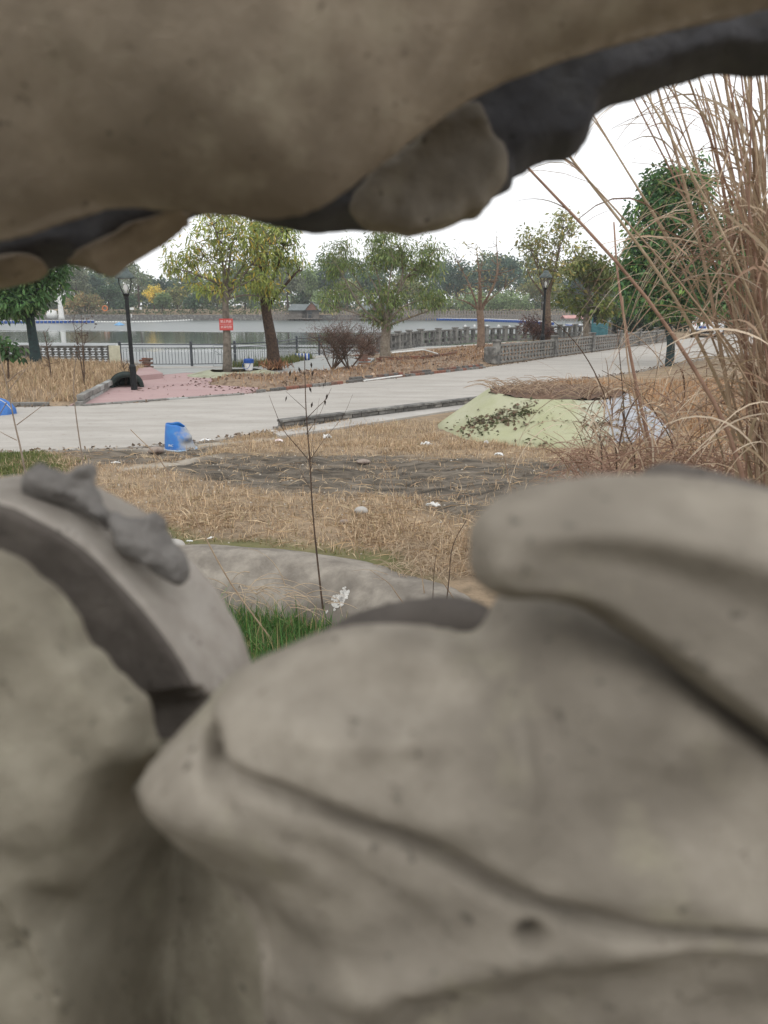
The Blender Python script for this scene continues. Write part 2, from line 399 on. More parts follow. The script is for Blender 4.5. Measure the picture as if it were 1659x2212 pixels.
def mapr(t, val, a, b, c=0.0, d=1.0):
    r = t.nodes.new('ShaderNodeMapRange'); t.links.new(val, r.inputs[0])
    for i, x in enumerate((a, b, c, d)): r.inputs[i + 1].default_value = x
    return r.outputs[0]
lake = npmesh('lake_water', [(x, y, LAKE_Z) for x, y in ((-200, 26), (70, 26), (70, 178), (-200, 178))], [(0, 1, 2, 3)], water_mat())
tag(lake, 'calm pale lake reflecting the white sky and far trees', kind='structure')

def sheet(name, poly, z, mat, thick=.05, label=None):
    mb = MB().prism([tuple(p) for p in poly], z - thick, z); o = mb.build(name, mat); tag(o, label, kind='structure'); return o
def conc_mat(name, a, b, c, joint=None):
    m, t, p = nodes(name); p.inputs['Roughness'].default_value = .92; p.inputs['Specular IOR Level'].default_value = .2; v = geopos(t)
    mp = t.nodes.new('ShaderNodeMapping'); mp.inputs['Scale'].default_value = (.6, 2.0, 1); mp.inputs['Rotation'].default_value = (0, 0, rad(-35)); t.links.new(v, mp.inputs[0])
    col = mix(t, ramp(t, noise(t, .9, 6, .65, mp.outputs[0]), .34, .66), a, b)
    col = mix(t, ramp(t, noise(t, 6, 6, .75, v), .56, .78), col, c)
    sp = ramp(t, noise(t, 45, 2, .5, v), .68, .74); col = mix(t, sp, col, tuple(x * .6 for x in c))
    t.links.new(col, p.inputs['Base Color']); bump(t, p, noise(t, 60, 5, .7, v), .35, .01); return m
M['road'] = conc_mat('road_concrete', (.325, .303, .272), (.415, .39, .358), (.25, .225, .195))
M['pink'] = conc_mat('pink_paving', (.35, .235, .23), (.40, .285, .275), (.28, .235, .22))
M['greypath'] = conc_mat('grey_paving', (.29, .295, .285), (.37, .375, .36), (.25, .245, .23))
sheet('road', ROAD, 0.0, M['road'], .08, 'pale concrete road curving away to the parked car')
sheet('paving', PINK, .012, M['pink'], .08, 'faded pink paving around the lantern post')
sheet('path', PATH, .018, M['greypath'], .08, 'grey concrete path between the railing and the pink paving')
pave2 = sheet('ramp', [p[:2] for p in Gp([(292, 818), (300, 800), (326, 798), (352, 812)], .08)], .16, M['pink'], .25, 'faded pink raised paving corner beside the black hood')

# quay wall along the near shore and stone bank on the far shore
def strip(name, pts, w0, z0, z1, mat, label):
    mb = MB(); P = [Vector((p[0], p[1], 0)) for p in pts]; V = []
    for i, p in enumerate(P):
        t = (P[min(i + 1, len(P) - 1)] - P[max(i - 1, 0)]).normalized(); nrm = Vector((-t.y, t.x, 0))
        for s, z in ((-w0, z0), (-w0, z1), (w0, z1), (w0, z0)): V.append((p.x + nrm.x * s, p.y + nrm.y * s, z))
    F = []
    for i in range(len(P) - 1):
        for k in range(4): j = (k + 1) % 4; F.append((i * 4 + k, i * 4 + j, i * 4 + 4 + j, i * 4 + 4 + k))
    mb.add(V, F + [(0, 1, 2, 3), tuple(range(len(V) - 1, len(V) - 5, -1))]); o = mb.build(name, mat); tag(o, label, kind='structure'); return o
strip('quay_wall', SHORE, .4, -1.8, .03, M['conc_light'], 'concrete quay edge along the near side of the lake')
strip('stone_bank', [(-130, 175), (-60, 174), (-45, 173.2)] + [(x, 174 + .5 * math.sin(x * .2)) for x in range(-40, 60, 5)], .9, -1.6, .15, M['stone_dark'], 'grey stone bank on the far side of the lake')
# concrete pond bank near the viewer
def pond_bank():
    R_ = crom(RIDGE, 6); prof = [(.5, -.25), (.32, .0), (.16, .045), (0, .06), (-.12, .03), (-.28, -.09), (-.48, -.27), (-.68, -.44), (-.72, -.6)]
    V = []; n = len(prof)
    for i, p in enumerate(R_):
        t = R_[min(i + 1, len(R_) - 1)] - R_[max(i - 1, 0)]; t = t / np.linalg.norm(t); nr = np.array([-t[1], t[0]])
        for o_, z in prof:
            q = p + nr * o_; V.append((q[0], q[1], z + .05 * float(vnoise(np.array(q[0]), np.array(q[1]), np.array(z), 2.5, 2))))
    F = [(i * n + k, i * n + k + 1, i * n + n + k + 1, i * n + n + k) for i in range(len(R_) - 1) for k in range(n - 1)]
    m = pm('pond_concrete', (.30, .27, .228), (.165, .145, .122), 4.5, .95, bmp=.8, bscale=26, c3=(.15, .132, .112), s3=2.2)
    return tag(MB().add(V, F).build('pond_bank', m, smooth=True), 'smooth curved concrete pond bank above the bright green grass', kind='structure')
BANK = pond_bank()
# ------------------------------------------------------------------ the concrete sculpture the view looks through
def stone_mat(name, c1, c2, c3):
    m, t, p = nodes(name); p.inputs['Roughness'].default_value = .95; p.inputs['Specular IOR Level'].default_value = .15
    v = geopos(t)
    col = mix(t, ramp(t, noise(t, 24, 6, .72, v), .36, .64), c2, c1)
    col = mix(t, ramp(t, noise(t, 6, 3, .6, v), .38, .62), tuple(x * .86 for x in c2), col)
    col = mix(t, ramp(t, noise(t, 11, 5, .65, v), .54, .70), col, c3)
    pit = ramp(t, noise(t, 95, 3, .6, v), .64, .72); col = mix(t, pit, col, tuple(x * .5 for x in c2))
    t.links.new(col, p.inputs['Base Color']); bump(t, p, noise(t, 150, 6, .75, v), .8, .004); return m
M['sculpt'] = stone_mat('sculpture_concrete', (.365, .327, .272), (.265, .235, .194), (.35, .32, .245))
M['rim_lit'] = stone_mat('sky_lit_rim', (.44, .405, .365), (.36, .325, .285), (.42, .385, .34))  # lighter copy of the concrete: sky light on the rim put into its colour
M['sculpt_top'] = stone_mat('overhang_concrete', (.40, .335, .26), (.29, .24, .182), (.385, .335, .255))
M['sculpt_shaded'] = stone_mat('shaded_concrete', (.165, .145, .128), (.11, .096, .085), (.14, .125, .11))  # darker copy of the concrete: shade on both ridges and the arch face painted in
M['sculpt_edge_shaded'] = stone_mat('shaded_edge_concrete', (.155, .155, .165), (.105, .105, .115), (.13, .13, .135))  # shade and bluish glare on the rear slab, put into its colour
M['mortar'] = pm('dried_mortar', (.25, .235, .22), (.15, .14, .13), 30, .95, bmp=.8, bscale=90)
M['moss_sculpt'] = stone_mat('lichen_concrete', (.335, .305, .242), (.250, .223, .172), (.36, .335, .255))

def met(poly, zc):
    return [((u - CX) / FPX * zc, -(v - CY) / FPX * zc) for u, v in poly]
class Field:
    def __init__(s, umin, umax, vmin, vmax, zref, z0, z1, h):
        (x0, y1), (x1, y0) = met([(umin, vmin), (umax, vmax)], zref)
        s.h = h; s.org = np.array([x0, y0, z0])
        s.x = np.arange(x0, x1, h); s.y = np.arange(y0, y1, h); s.z = np.arange(z0, z1, h)
        s.X, s.Y = np.meshgrid(s.x, s.y, indexing='ij'); s.f = np.full((len(s.x), len(s.y), len(s.z)), 1e3, np.float32)
    def uv(s, zc):
        return s.X / zc * FPX + CX, -s.Y / zc * FPX + CY
    def pillow(s, poly, zc, T, R, back=None, sculpt=None, k=0.012, sm=4, pw=.5, blur=0):
        P = met(smooth_closed(poly, sm) if sm else poly, zc)
        d = sd_poly(s.X, s.Y, P); d_raw = d
        for _ in range(blur):
            q = np.pad(d, 1, mode='edge'); d = .5 * d + .125 * (q[2:, 1:-1] + q[:-2, 1:-1] + q[1:-1, 2:] + q[1:-1, :-2])
        prof = (1 - (1 - np.clip(-d / R, 0, 1)) ** 2) ** pw
        U, V = s.uv(zc - T * .9)
        Tf = T * prof + (sculpt(U, V, prof) if sculpt else 0) * np.minimum(1, prof * 2.2)
        bk = ((back(U, V) if callable(back) else back) if back is not None else T) * (1 - (1 - np.clip(-d / min(R, .04), 0, 1)) ** 2) ** .5
        dz = s.z[None, None, :] - zc
        g = np.where(d[:, :, None] > 0, np.sqrt(np.maximum(d, 0)[:, :, None] ** 2 + dz ** 2), np.maximum(-dz - Tf[:, :, None], dz - bk[:, :, None])).astype(np.float32)
        s.union(g, k); return s
    def union(s, g, k):
        a = s.f; hh = np.clip(.5 + .5 * (g - a) / k, 0, 1); s.f = (g * (1 - hh) + a * hh - k * hh * (1 - hh)).astype(np.float32)
    def mesh(s, name, mat, parent, rough=.004, nsc=14, smooth=True):
        f = s.f
        if rough:
            band = np.abs(f) < .03; i = np.argwhere(band)
            n = vnoise(s.x[i[:, 0]], s.y[i[:, 1]], s.z[i[:, 2]], nsc, 3); f = f.copy(); f[band] += (n * 2 * rough).astype(np.float32)
        for a in (f[0], f[-1], f[:, 0], f[:, -1], f[:, :, 0], f[:, :, -1]): np.maximum(a, 1e-3, out=a)
        V, Fs = surface_nets(f, s.org, s.h)
        for _ in range(2):                                        # light relaxation
            acc = np.zeros_like(V); c = np.zeros(len(V))
            for a, b in ((0, 1), (1, 2), (2, 3), (3, 0)):
                np.add.at(acc, Fs[:, a], V[Fs[:, b]]); np.add.at(c, Fs[:, a], 1)
            V = .5 * V + .5 * acc / c[:, None]
        W = CAMP + V[:, :1] * RT + V[:, 1:2] * UP + V[:, 2:3] * FW
        return npmesh(name, W, Fs, mat, parent, smooth=smooth)
def pxd(U, V, pts): return d_line(U, V, crom(pts, 5))

def jag(poly, amp, closed=True):                             # broken, irregular outline
    out = []
    for p, q in zip(poly, poly[1:] + (poly[:1] if closed else [])):
        p, q = np.array(p, float), np.array(q, float); n = max(1, int(np.linalg.norm(q - p) / 22))
        for i in range(n): out.append(tuple(p + (q - p) * i / n + (RNG.normal(size=2) * amp if i else 0)))
    return out
sculpture = thing('concrete_sculpture', 'rough grey brown cast concrete rock sculpture with an open gap framing the lake', 'sculpture')
# overhang across the top
F_ = Field(-700, 2500, -560, 690, .72, .30, .98, .0042)
front = [(-650, -560), (2450, -560), (2450, -260), (1900, -60), (1659, 12), (1500, 40), (1300, 95), (1130, 155), (1062, 190), (985, 238), (850, 340), (765, 400), (725, 450), (640, 480), (560, 475), (430, 462), (350, 452), (300, 440), (180, 440), (110, 470), (60, 500), (0, 512), (-200, 560), (-650, 600)]
F_.pillow(front, .62, .20, .26, .02, lambda U, V, p: -.05 * sstep(300, -200, V) * 0 + .012 * np.sin(U / 260.) * sstep(500, 200, V), pw=.62, sm=2, blur=160)
sil = [(-650, 690), (-200, 640), (0, 603), (60, 588), (130, 572), (165, 569), (200, 582), (212, 596), (236, 581), (250, 571), (290, 550), (340, 520), (385, 491), (430, 463), (480, 465), (540, 475), (600, 490), (650, 504), (700, 506), (740, 499), (820, 494), (880, 498), (930, 488), (985, 470), (1040, 456), (1058, 444), (1062, 430), (1092, 417), (1106, 402), (1105, 388), (1140, 363), (1180, 349), (1222, 346), (1247, 330), (1266, 305), (1275, 275), (1282, 254), (1310, 236), (1370, 215), (1430, 191), (1500, 173), (1560, 163), (1620, 161), (1670, 166), (1900, 200), (2450, 420), (2450, -500), (-650, -500)]
F_.mesh('overhang', M['sculpt_top'], sculpture, .010, 13)
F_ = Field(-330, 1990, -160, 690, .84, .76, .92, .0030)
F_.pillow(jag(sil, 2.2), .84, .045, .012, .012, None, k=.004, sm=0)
F_.mesh('overhang_edge', M['sculpt_edge_shaded'], sculpture, .006, 34)
def chunk(poly, box, zc, T, R, amp, mat, tilt=(0, 0), rough=.005):
    F_ = Field(*box, zc, zc - T - .05, zc + .08, .0034)
    u0 = sum(p[0] for p in poly) / len(poly); v0 = sum(p[1] for p in poly) / len(poly)
    F_.pillow(jag(poly, amp), zc, T, R, .05, lambda U, V, p: tilt[0] * (U - u0) / 100 + tilt[1] * (V - v0) / 100 + .018 * vnoise(U / 100., V / 100., U * 0, 1.6, 3), k=.008, sm=0)
    F_.mesh('overhang_chunk', mat, sculpture, rough, 26)
chunk([(140, 570), (165, 560), (232, 518), (300, 484), (395, 460), (415, 462), (375, 484), (330, 512), (282, 541), (246, 563), (234, 574), (214, 590), (200, 578), (165, 568)], (60, 520, 420, 650), .775, .03, .012, 2, M['sculpt_top'])
chunk([(-300, 590), (-100, 566), (0, 556), (50, 552), (95, 566), (60, 588), (0, 603), (-300, 650)], (-380, 180, 480, 720), .775, .03, .014, 3, M['sculpt_top'])
chunk([(758, 412), (800, 372), (850, 345), (905, 300), (950, 262), (988, 238), (1035, 240), (1052, 280), (1085, 318), (1098, 352), (1092, 392), (1062, 420), (1045, 452), (985, 468), (930, 484), (880, 494), (820, 482), (775, 470), (750, 446)], (680, 1180, 180, 560), .785, .016, .012, 7, M['sculpt'], (.003, -.008), .006)
# rolled fold at the right
F_ = Field(930, 2250, 960, 1900, .41, .28, .50, .0022)
roll = [(1012, 1180), (1014, 1140), (1035, 1105), (1080, 1070), (1150, 1045), (1250, 1030), (1350, 1023), (1450, 1026), (1560, 1040), (1660, 1060), (1850, 1120), (2150, 1260), (2150, 1800), (1850, 1750), (1680, 1610), (1540, 1510), (1450, 1438), (1330, 1358), (1260, 1312), (1180, 1292), (1085, 1290), (1035, 1270), (1013, 1230)]
def s_roll(U, V, p):
    l = pxd(U, V, [(1090, 1175), (1250, 1150), (1450, 1165), (1700, 1240), (2000, 1380)])
    cv = crom([(900, 1150), (1080, 1170), (1250, 1170), (1450, 1220), (1700, 1340), (2200, 1560)], 5); vm = np.interp(U, cv[:, 0], cv[:, 1])
    return .036 * (1 - p) * sstep(0, 70, V - vm) * sstep(1015, 1090, U) + .014 * np.exp(-(l / 55) ** 2) - .004 * sstep(1180, 1400, V - (U - 1200) * .35)
F_.pillow(roll, .415, .036, .060, .02, s_roll, sm=3, blur=30)
F_.mesh('rolled_fold', M['sculpt'], sculpture, .0022, 22)
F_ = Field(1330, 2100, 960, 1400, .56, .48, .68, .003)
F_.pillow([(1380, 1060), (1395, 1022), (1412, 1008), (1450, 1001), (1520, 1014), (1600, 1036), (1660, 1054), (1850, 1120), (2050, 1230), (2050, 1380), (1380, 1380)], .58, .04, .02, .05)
F_.mesh('broken_ridge', M['sculpt_shaded'], sculpture, .006, 22)
# snout with its mouth line
F_ = Field(240, 2250, 1200, 2560, .46, .30, .57, .0022)
sn = [(308, 1690), (320, 1652), (362, 1608), (440, 1524), (520, 1443), (600, 1406), (700, 1364), (830, 1349), (960, 1358), (1030, 1375), (1052, 1335), (1085, 1275), (1200, 1240), (1500, 1260), (1900, 1330), (2200, 1400), (2200, 2540), (560, 2540), (560, 2300), (565, 2120), (545, 2010), (505, 1935), (455, 1875), (390, 1815), (330, 1742)]
mouth = [(455, 1672), (560, 1695), (660, 1722), (780, 1765), (880, 1808), (1000, 1865), (1120, 1922), (1280, 1968), (1480, 1996), (1750, 1992), (2200, 1900)]
ridge2 = [(300, 2420), (500, 2300), (708, 2197), (840, 2150), (969, 2108), (1207, 2049), (1445, 2010), (1560, 1998), (1900, 1990), (2200, 1960)]
def s_snout(U, V, p):
    cm = crom(mouth, 5); ym = np.interp(U, cm[:, 0], cm[:, 1]); l = d_line(U, V, cm)
    a = -.014 * np.exp(-(l / 17) ** 2)
    a += .006 * sstep(10, -70, V - ym) * sstep(-260, -70, V - ym) * sstep(460, 760, U)
    e = ((U - 442) * .93 + (V - 1655) * -.36) / 26; g = ((U - 442) * .36 + (V - 1655) * .93) / 62
    a -= .030 * np.exp(-(e * e + g * g))
    a -= .022 * np.exp(-((U - 1138) ** 2 + (V - 2003) ** 2) / 24 ** 2)
    a -= .020 * np.exp(-(((U - 890) / 140) ** 2 + ((V - 1525) / 60) ** 2))
    a += .018 * np.exp(-(((U - 790) / 230) ** 2 + ((V - 1575) / 50) ** 2))
    a += .011 * np.exp(-(((U - 1120) / 40) ** 2 + ((V - 1560 - (U - 1120) * .8) / 170) ** 2))
    l2 = pxd(U, V, [(570, 1775), (660, 1820), (780, 1880), (900, 1960)]); a -= .002 * np.exp(-(l2 / 26) ** 2)
    c2 = crom(ridge2, 5); y2 = np.interp(U, c2[:, 0], c2[:, 1])
    a += .008 * np.exp(-((V - y2) / 55) ** 2) - .018 * sstep(0, 360, V - y2)
    a -= .012 * sstep(1640, 2100, V) * sstep(0, 1, (V - ym) / 240) + .028 * sstep(900, 470, U) * sstep(1760, 2200, V)
    a += .035 * sstep(1900, 1500, V) * sstep(900, 1500, U) * .4
    a += .02 * (vnoise(U / 300., V / 300., U * 0, 1.6, 3))
    rl = crom([(1000, 1240), (1085, 1290), (1180, 1292), (1260, 1312), (1330, 1358), (1450, 1438), (1540, 1510), (1680, 1610), (1850, 1750), (2200, 2000)], 5); yl = np.interp(U, rl[:, 0], rl[:, 1]); lr = d_line(U, V, rl)
    a -= (.006 + .010 * sstep(1100, 1500, U)) * np.exp(-(lr / 30) ** 2) + .006 * np.exp(-(lr / 80) ** 2) + .02 * (V < yl) * (U > 1040)
    fc = d_line(U, V, crom([(1060, 1385), (1110, 1480), (1150, 1560), (1195, 1650)], 5)); a -= .006 * np.exp(-((fc) / 50) ** 2)
    return a
F_.pillow(sn, .50, .085, .085, .03, s_snout, sm=3, blur=40)
F_.mesh('snout', M['sculpt'], sculpture, .003, 20)
# ridge behind the snout, shade painted into its tone
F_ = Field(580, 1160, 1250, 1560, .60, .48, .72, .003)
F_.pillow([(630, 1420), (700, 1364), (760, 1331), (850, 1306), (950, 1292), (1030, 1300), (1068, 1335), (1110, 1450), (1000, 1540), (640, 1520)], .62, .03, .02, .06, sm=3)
F_.mesh('back_ridge', M['sculpt_shaded'], sculpture, .006, 22)
# arched rim on the left: thick disc, lit rim and shaded face painted in
def arch(name, mat, inset, zs, und):
    zf, zb = .66 - zs, .80 if not inset else .72
    poly = crom([(-420, 1130), (-150, 1068), (0, 1082), (80, 1112), (180, 1172), (270, 1258), (340, 1340), (392, 1412), (430, 1480), (452, 1540), (470, 1640), (470, 1720), (440, 1760)], 5)
    poly = np.vstack([poly, [(-420, 1760)]]); P = np.array(met(poly, zf)); sh = np.array([.010, .024]) / .14
    x0, y0 = P.min(0) - .02; x1, y1 = P.max(0) + .06; h = .0036
    f = Field(0, 1, 0, 1, 1, 0, 1, 1); f.h = h; f.org = np.array([x0, y0, zf - .05]); f.x = np.arange(x0, x1, h); f.y = np.arange(y0, y1, h); f.z = np.arange(zf - .05, zb + .05, h)
    f.X, f.Y = np.meshgrid(f.x, f.y, indexing='ij'); f.f = np.zeros((len(f.x), len(f.y), len(f.z)), np.float32)
    U, V = f.uv(zf)
    seam = pxd(U, V, [(250, 1530), (325, 1516), (385, 1503), (450, 1492)])
    rec = .012 * np.exp(-(seam / 7) ** 2) + .02 * sstep(1500, 1530, V + (U - 385) * .18)
    d0 = sd_poly(f.X, f.Y, P)
    for i, z in enumerate(f.z):
        d = sd_poly(f.X - sh[0] * (z - zf), f.Y - sh[1] * (z - zf), P) + inset
        f.f[:, :, i] = np.maximum(np.maximum(d, (zf - z + rec + und * np.clip(-d0 - .004 - inset, 0, .1)) * .7), z - zb)
    return f.mesh(name, mat, sculpture, .0025 if not inset else .004, 18)
arch('arched_rim', M['rim_lit'], 0, 0, .5)
arch('inner_face', M['sculpt_shaded'], .006, .004, .5)
# big rough side block on the left
F_ = Field(-480, 1150, 1150, 2760, .60, .40, .86, .0040)
side = [(-400, 1180), (-150, 1182), (0, 1187), (60, 1210), (85, 1240), (120, 1263), (150, 1300), (172, 1332), (186, 1372), (235, 1418), (255, 1450), (292, 1482), (322, 1503), (328, 1560), (345, 1640), (400, 1730), (500, 1810), (560, 1900), (580, 2100), (560, 2300), (540, 2650), (-400, 2650)]
def s_side(U, V, p):
    c = 300 - (V - 1500) * .10
    a = -.25 * np.clip((U - (c - 150)) / 230, 0, 1.1) ** 1.5 * sstep(1600, 1850, V)
    l = pxd(U, V, [(-60, 1800), (10, 1960), (60, 2080), (100, 2215), (140, 2400)])
    a += .014 * np.exp(-(l / 24) ** 2) - .03 * sstep(0, 1, (l / 60)) * (U > 20 + (V - 1960) * .32) * sstep(1900, 2050, V) - .03 * sstep(1750, 2150, V)
    a += .012 * vnoise(U / 300., V / 300., U * 0, 4.0, 4)
    return a
F_.pillow(jag(side[:15], 3.5, False) + side[14:], .54, .045, .014, lambda U, V: .015 + .20 * sstep(1760, 1900, V), s_side, sm=0)
F_.pillow([(180, 1640), (330, 1600), (470, 1620), (620, 1760), (800, 1900), (1040, 2100), (1040, 2650), (100, 2650), (120, 2100)], .68, .05, .06, .05, lambda U, V, p: .07 * sstep(400, 640, U) - .03 * np.exp(-((U - 320) / 90) ** 2), k=.075, sm=3, blur=40)
F_.mesh('side_block', M['moss_sculpt'], sculpture, .005, 26)
bw = MB(); bw.add(*(lambda q: ([(x, y, z) for z, k in ((-.45, 1.0), (.6, .97), (1.4, .93), (2.0, .88), (2.42, .78)) for x, y in [(px_ * k, -1.15 + py_ * (.8 + .2 * k)) for px_, py_ in q]],
    [(i * len(q) + j, i * len(q) + (j + 1) % len(q), (i + 1) * len(q) + (j + 1) % len(q), (i + 1) * len(q) + j) for i in range(4) for j in range(len(q))] + [tuple(range(4 * len(q), 5 * len(q)))]))([tuple(p) for p in smooth_closed([(-1.5, .2), (-.8, -.1), (0, -.25), (.8, -.12), (1.5, .2), (1.55, -.2), (.8, -.5), (0, -.6), (-.8, -.5), (-1.55, -.2)], 4)]))
bw.build('back_wall', M['sculpt'], sculpture, smooth=True)  # unseen wall added behind the camera to block low light from the rear
# pillar outside the frame that carries the overhang, and the pedestal below
pl = MB()
for zz, sx, sy in ((0, .34, .36), (.8, .30, .33), (1.5, .26, .30), (2.1, .22, .26), (2.55, .26, .28)):
    pl.V += [(-.84 + sx * math.cos(a) * (.9 + .15 * math.sin(3 * a + zz)), .78 + sy * math.sin(a) * (.9 + .12 * math.cos(2 * a + zz * 3)), zz - .4) for a in np.linspace(0, 2 * math.pi, 20, endpoint=False)]
for i in range(4):
    for k in range(20): j = (k + 1) % 20; pl.F.append((i * 20 + k, i * 20 + j, i * 20 + 20 + j, i * 20 + 20 + k))
pl.build('pillar', M['sculpt_top'], sculpture, smooth=True)
pd = MB()
for zz, s in ((-.45, 1.15), (.3, 1.05), (.9, .92), (1.45, .8), (1.62, .55)):
    pd.V += [(.05 + .72 * s * math.cos(a) * (.95 + .1 * math.sin(5 * a + zz * 2)), .95 + .42 * s * math.sin(a) * (.95 + .08 * math.cos(4 * a + zz)), zz) for a in np.linspace(0, 2 * math.pi, 36, endpoint=False)]
for i in range(4):
    for k in range(36): j = (k + 1) % 36; pd.F.append((i * 36 + k, i * 36 + j, i * 36 + 36 + j, i * 36 + 36 + k))
pd.F.append(tuple(range(144, 180)))
pd.build('pedestal', M['sculpt'], sculpture, smooth=True)
# two lumps of dried mortar on the rim
def lump(poly, zc, T, label):
    us = [p[0] for p in poly]; vs_ = [p[1] for p in poly]
    f = Field(min(us) - 30, max(us) + 30, min(vs_) - 30, max(vs_) + 30, zc, zc - T - .02, zc + T + .02, .0022)
    f.pillow(poly, zc, T, .018, T * .8, sm=3)
    o = f.mesh('mortar_lump', M['mortar'], None, .009, 70); tag(o, label, 'mortar lump', 'mortar lumps stuck on the rim')
lump([(52, 1055), (58, 1020), (80, 1010), (112, 1008), (145, 1020), (165, 1012), (182, 1003), (202, 1003), (206, 1022), (192, 1040), (214, 1062), (222, 1085), (236, 1108), (238, 1135), (200, 1118), (150, 1092), (95, 1082)], .70, .022, 'dark lump of dried mortar topmost on the rim near the green grass patch')
lump([(236, 1135), (242, 1110), (275, 1118), (308, 1120), (325, 1104), (343, 1108), (352, 1128), (358, 1155), (392, 1188), (405, 1215), (403, 1250), (388, 1264), (352, 1250), (312, 1220), (262, 1190), (246, 1160)], .69, .024, 'lighter lump of dried mortar hanging lower on the rim beside the pond bank')
# ------------------------------------------------------------------ leaves, blades and trees
def leaf_quads(P, D, L, W, droop_axis=None):
    """diamond leaves: P base, D unit direction, L length, W half width"""
    n = len(P); rv = RNG.normal(size=(n, 3)); S = np.cross(D, rv); S /= np.linalg.norm(S, axis=1)[:, None] + 1e-9
    L = L[:, None]; W = W[:, None]
    mid = P + D * L * .5; sag = np.zeros_like(P); sag[:, 2] = -.12 * L[:, 0]
    V = np.stack([P, mid + S * W, P + D * L + sag, mid - S * W], 1).reshape(-1, 3)
    return V, np.arange(n * 4).reshape(n, 4)
def pick(pal, n, var=.18, gain=1.0):
    c = np.array([p[:3] for p in pal]) * gain; wgt = np.array([p[3] if len(p) > 3 else 1 for p in pal], float); wgt /= wgt.sum()
    k = RNG.choice(len(c), n, p=wgt); return c[k] * np.exp(RNG.normal(0, var, (n, 1)))
def leaf_cloud(C, rc, npc, L, W, pal, droop=.3, flat=.8, cvar=.22, gain=1.0):
    """C cluster centres; npc leaves each"""
    C = np.asarray(C, float); N = len(C) * npc
    d = RNG.normal(size=(N, 3)); d /= np.linalg.norm(d, axis=1)[:, None]; r = RNG.random((N, 1)) ** .5
    c = np.repeat(C, npc, 0); rr = np.repeat(np.broadcast_to(np.asarray(rc, float), (len(C),)), npc)[:, None]
    P = c + d * r * rr * np.array([1, 1, flat])
    D = d * .7 + RNG.normal(size=(N, 3)) * .45; D[:, 2] -= droop; D /= np.linalg.norm(D, axis=1)[:, None]
    l = L * RNG.uniform(.6, 1.25, N)
    V, F = leaf_quads(P, D, l, l * W / L * .5)
    cc = pick(pal, N, gain=gain) * np.repeat(np.exp(RNG.normal(0, cvar, (len(C), 1))), npc, 0)
    return V, F, np.repeat(cc, 4, 0)
def in_env(env, n, shell=.55):
    """n points inside a union of ellipsoids [(cx,cy,cz,rx,ry,rz)] biased to the shell"""
    vol = np.array([e[3] * e[4] * e[5] for e in env]); k = RNG.choice(len(env), n, p=vol ** .67 / (vol ** .67).sum()); E = np.array(env)[k]
    d = RNG.normal(size=(n, 3)); d /= np.linalg.norm(d, axis=1)[:, None]
    r = shell + (1 - shell) * RNG.random((n, 1)); r = np.where(RNG.random((n, 1)) < .25, RNG.random((n, 1)) * .8, r)
    return E[:, :3] + d * r * E[:, 3:]
def limb_mesh(trunk, r0, r1, clusters, nl, fork_lo=.75, kink=.08, twig_r=.012, seed=0, limb_r=.5):
    mb = MB(); T = crom(trunk, 5); m = len(T); mb.tube(T, np.linspace(r0 * 1.0, r1, m) * (1 + .25 * np.exp(-np.linspace(0, 1, m) * 9)), 10)
    C = np.asarray(clusters); sel = [int(np.argmax(np.linalg.norm(C - T[-1], axis=1)))]
    while len(sel) < min(nl, len(C)):
        dd = np.min(np.linalg.norm(C[:, None] - C[sel][None], axis=2), axis=1); sel.append(int(np.argmax(dd)))
    nodes_ = []
    for s in sel:
        e = C[s]; k = int(RND.uniform(fork_lo, 1) * (m - 1)); a = T[k]
        mid = a * .45 + e * .55 + RNG.normal(size=3) * kink * np.linalg.norm(e - a); mid[2] += .06 * np.linalg.norm(e - a)
        q = crom([a, a * .75 + mid * .25 + np.array([0, 0, .05]), mid, e], 4); ra = (r0 + (r1 - r0) * k / m) * limb_r
        rr = np.linspace(ra, twig_r, len(q)); mb.tube(q, rr, 6)
        nodes_ += [(q[i], rr[i]) for i in range(2, len(q))]
    NP = np.array([n_[0] for n_ in nodes_]); NR = np.array([n_[1] for n_ in nodes_])
    for i, c in enumerate(C):
        if i in sel: continue
        cost = np.linalg.norm(NP - c, axis=1) + np.maximum(NP[:, 2] - c[2], 0) * .8; j = int(np.argmin(cost)); a = NP[j]
        mid = (a + c) / 2 + RNG.normal(size=3) * .12 * np.linalg.norm(c - a)
        mb.tube([a, mid, c], [min(NR[j] * .7, .05), min(NR[j] * .5, .03), twig_r * .6], 4)
    return mb
def tree(name, label, base, trunk, r0, r1, env, ncl, npc, L, W, pal, bark, rc=.35, nl=8, droop=.3, group=None, cat='tree', shell=.55, fork_lo=.75, twig_r=.012, cvar=.22, extra=None, limb_r=.5, kink=.08):
    t = thing(name, label, cat, base, group=group)
    C = in_env(env, ncl, shell)
    if extra is not None: C = np.vstack([C, extra])
    limb_mesh(trunk, r0, r1, C, nl, fork_lo, kink, twig_r, limb_r=limb_r).build('trunk', bark, t, smooth=True)
    if npc:
        V, F, c = leaf_cloud(C, rc, npc, L, W, pal, droop, cvar=cvar, gain=1.35); npmesh('crown', V, F, M['leaf'], t, cols=c)
    return t
DG = [(.045, .095, .035, 3), (.065, .13, .045, 3), (.11, .17, .06, 1)]
YG = [(.20, .24, .06, 3), (.27, .29, .09, 3), (.14, .18, .055, 2), (.42, .30, .06, 1.0)]
OG = [(.12, .16, .055, 3), (.155, .195, .07, 3), (.085, .12, .045, 2), (.24, .22, .08, .6)]

def zrel(u, v, y): return AY(u, v, y)
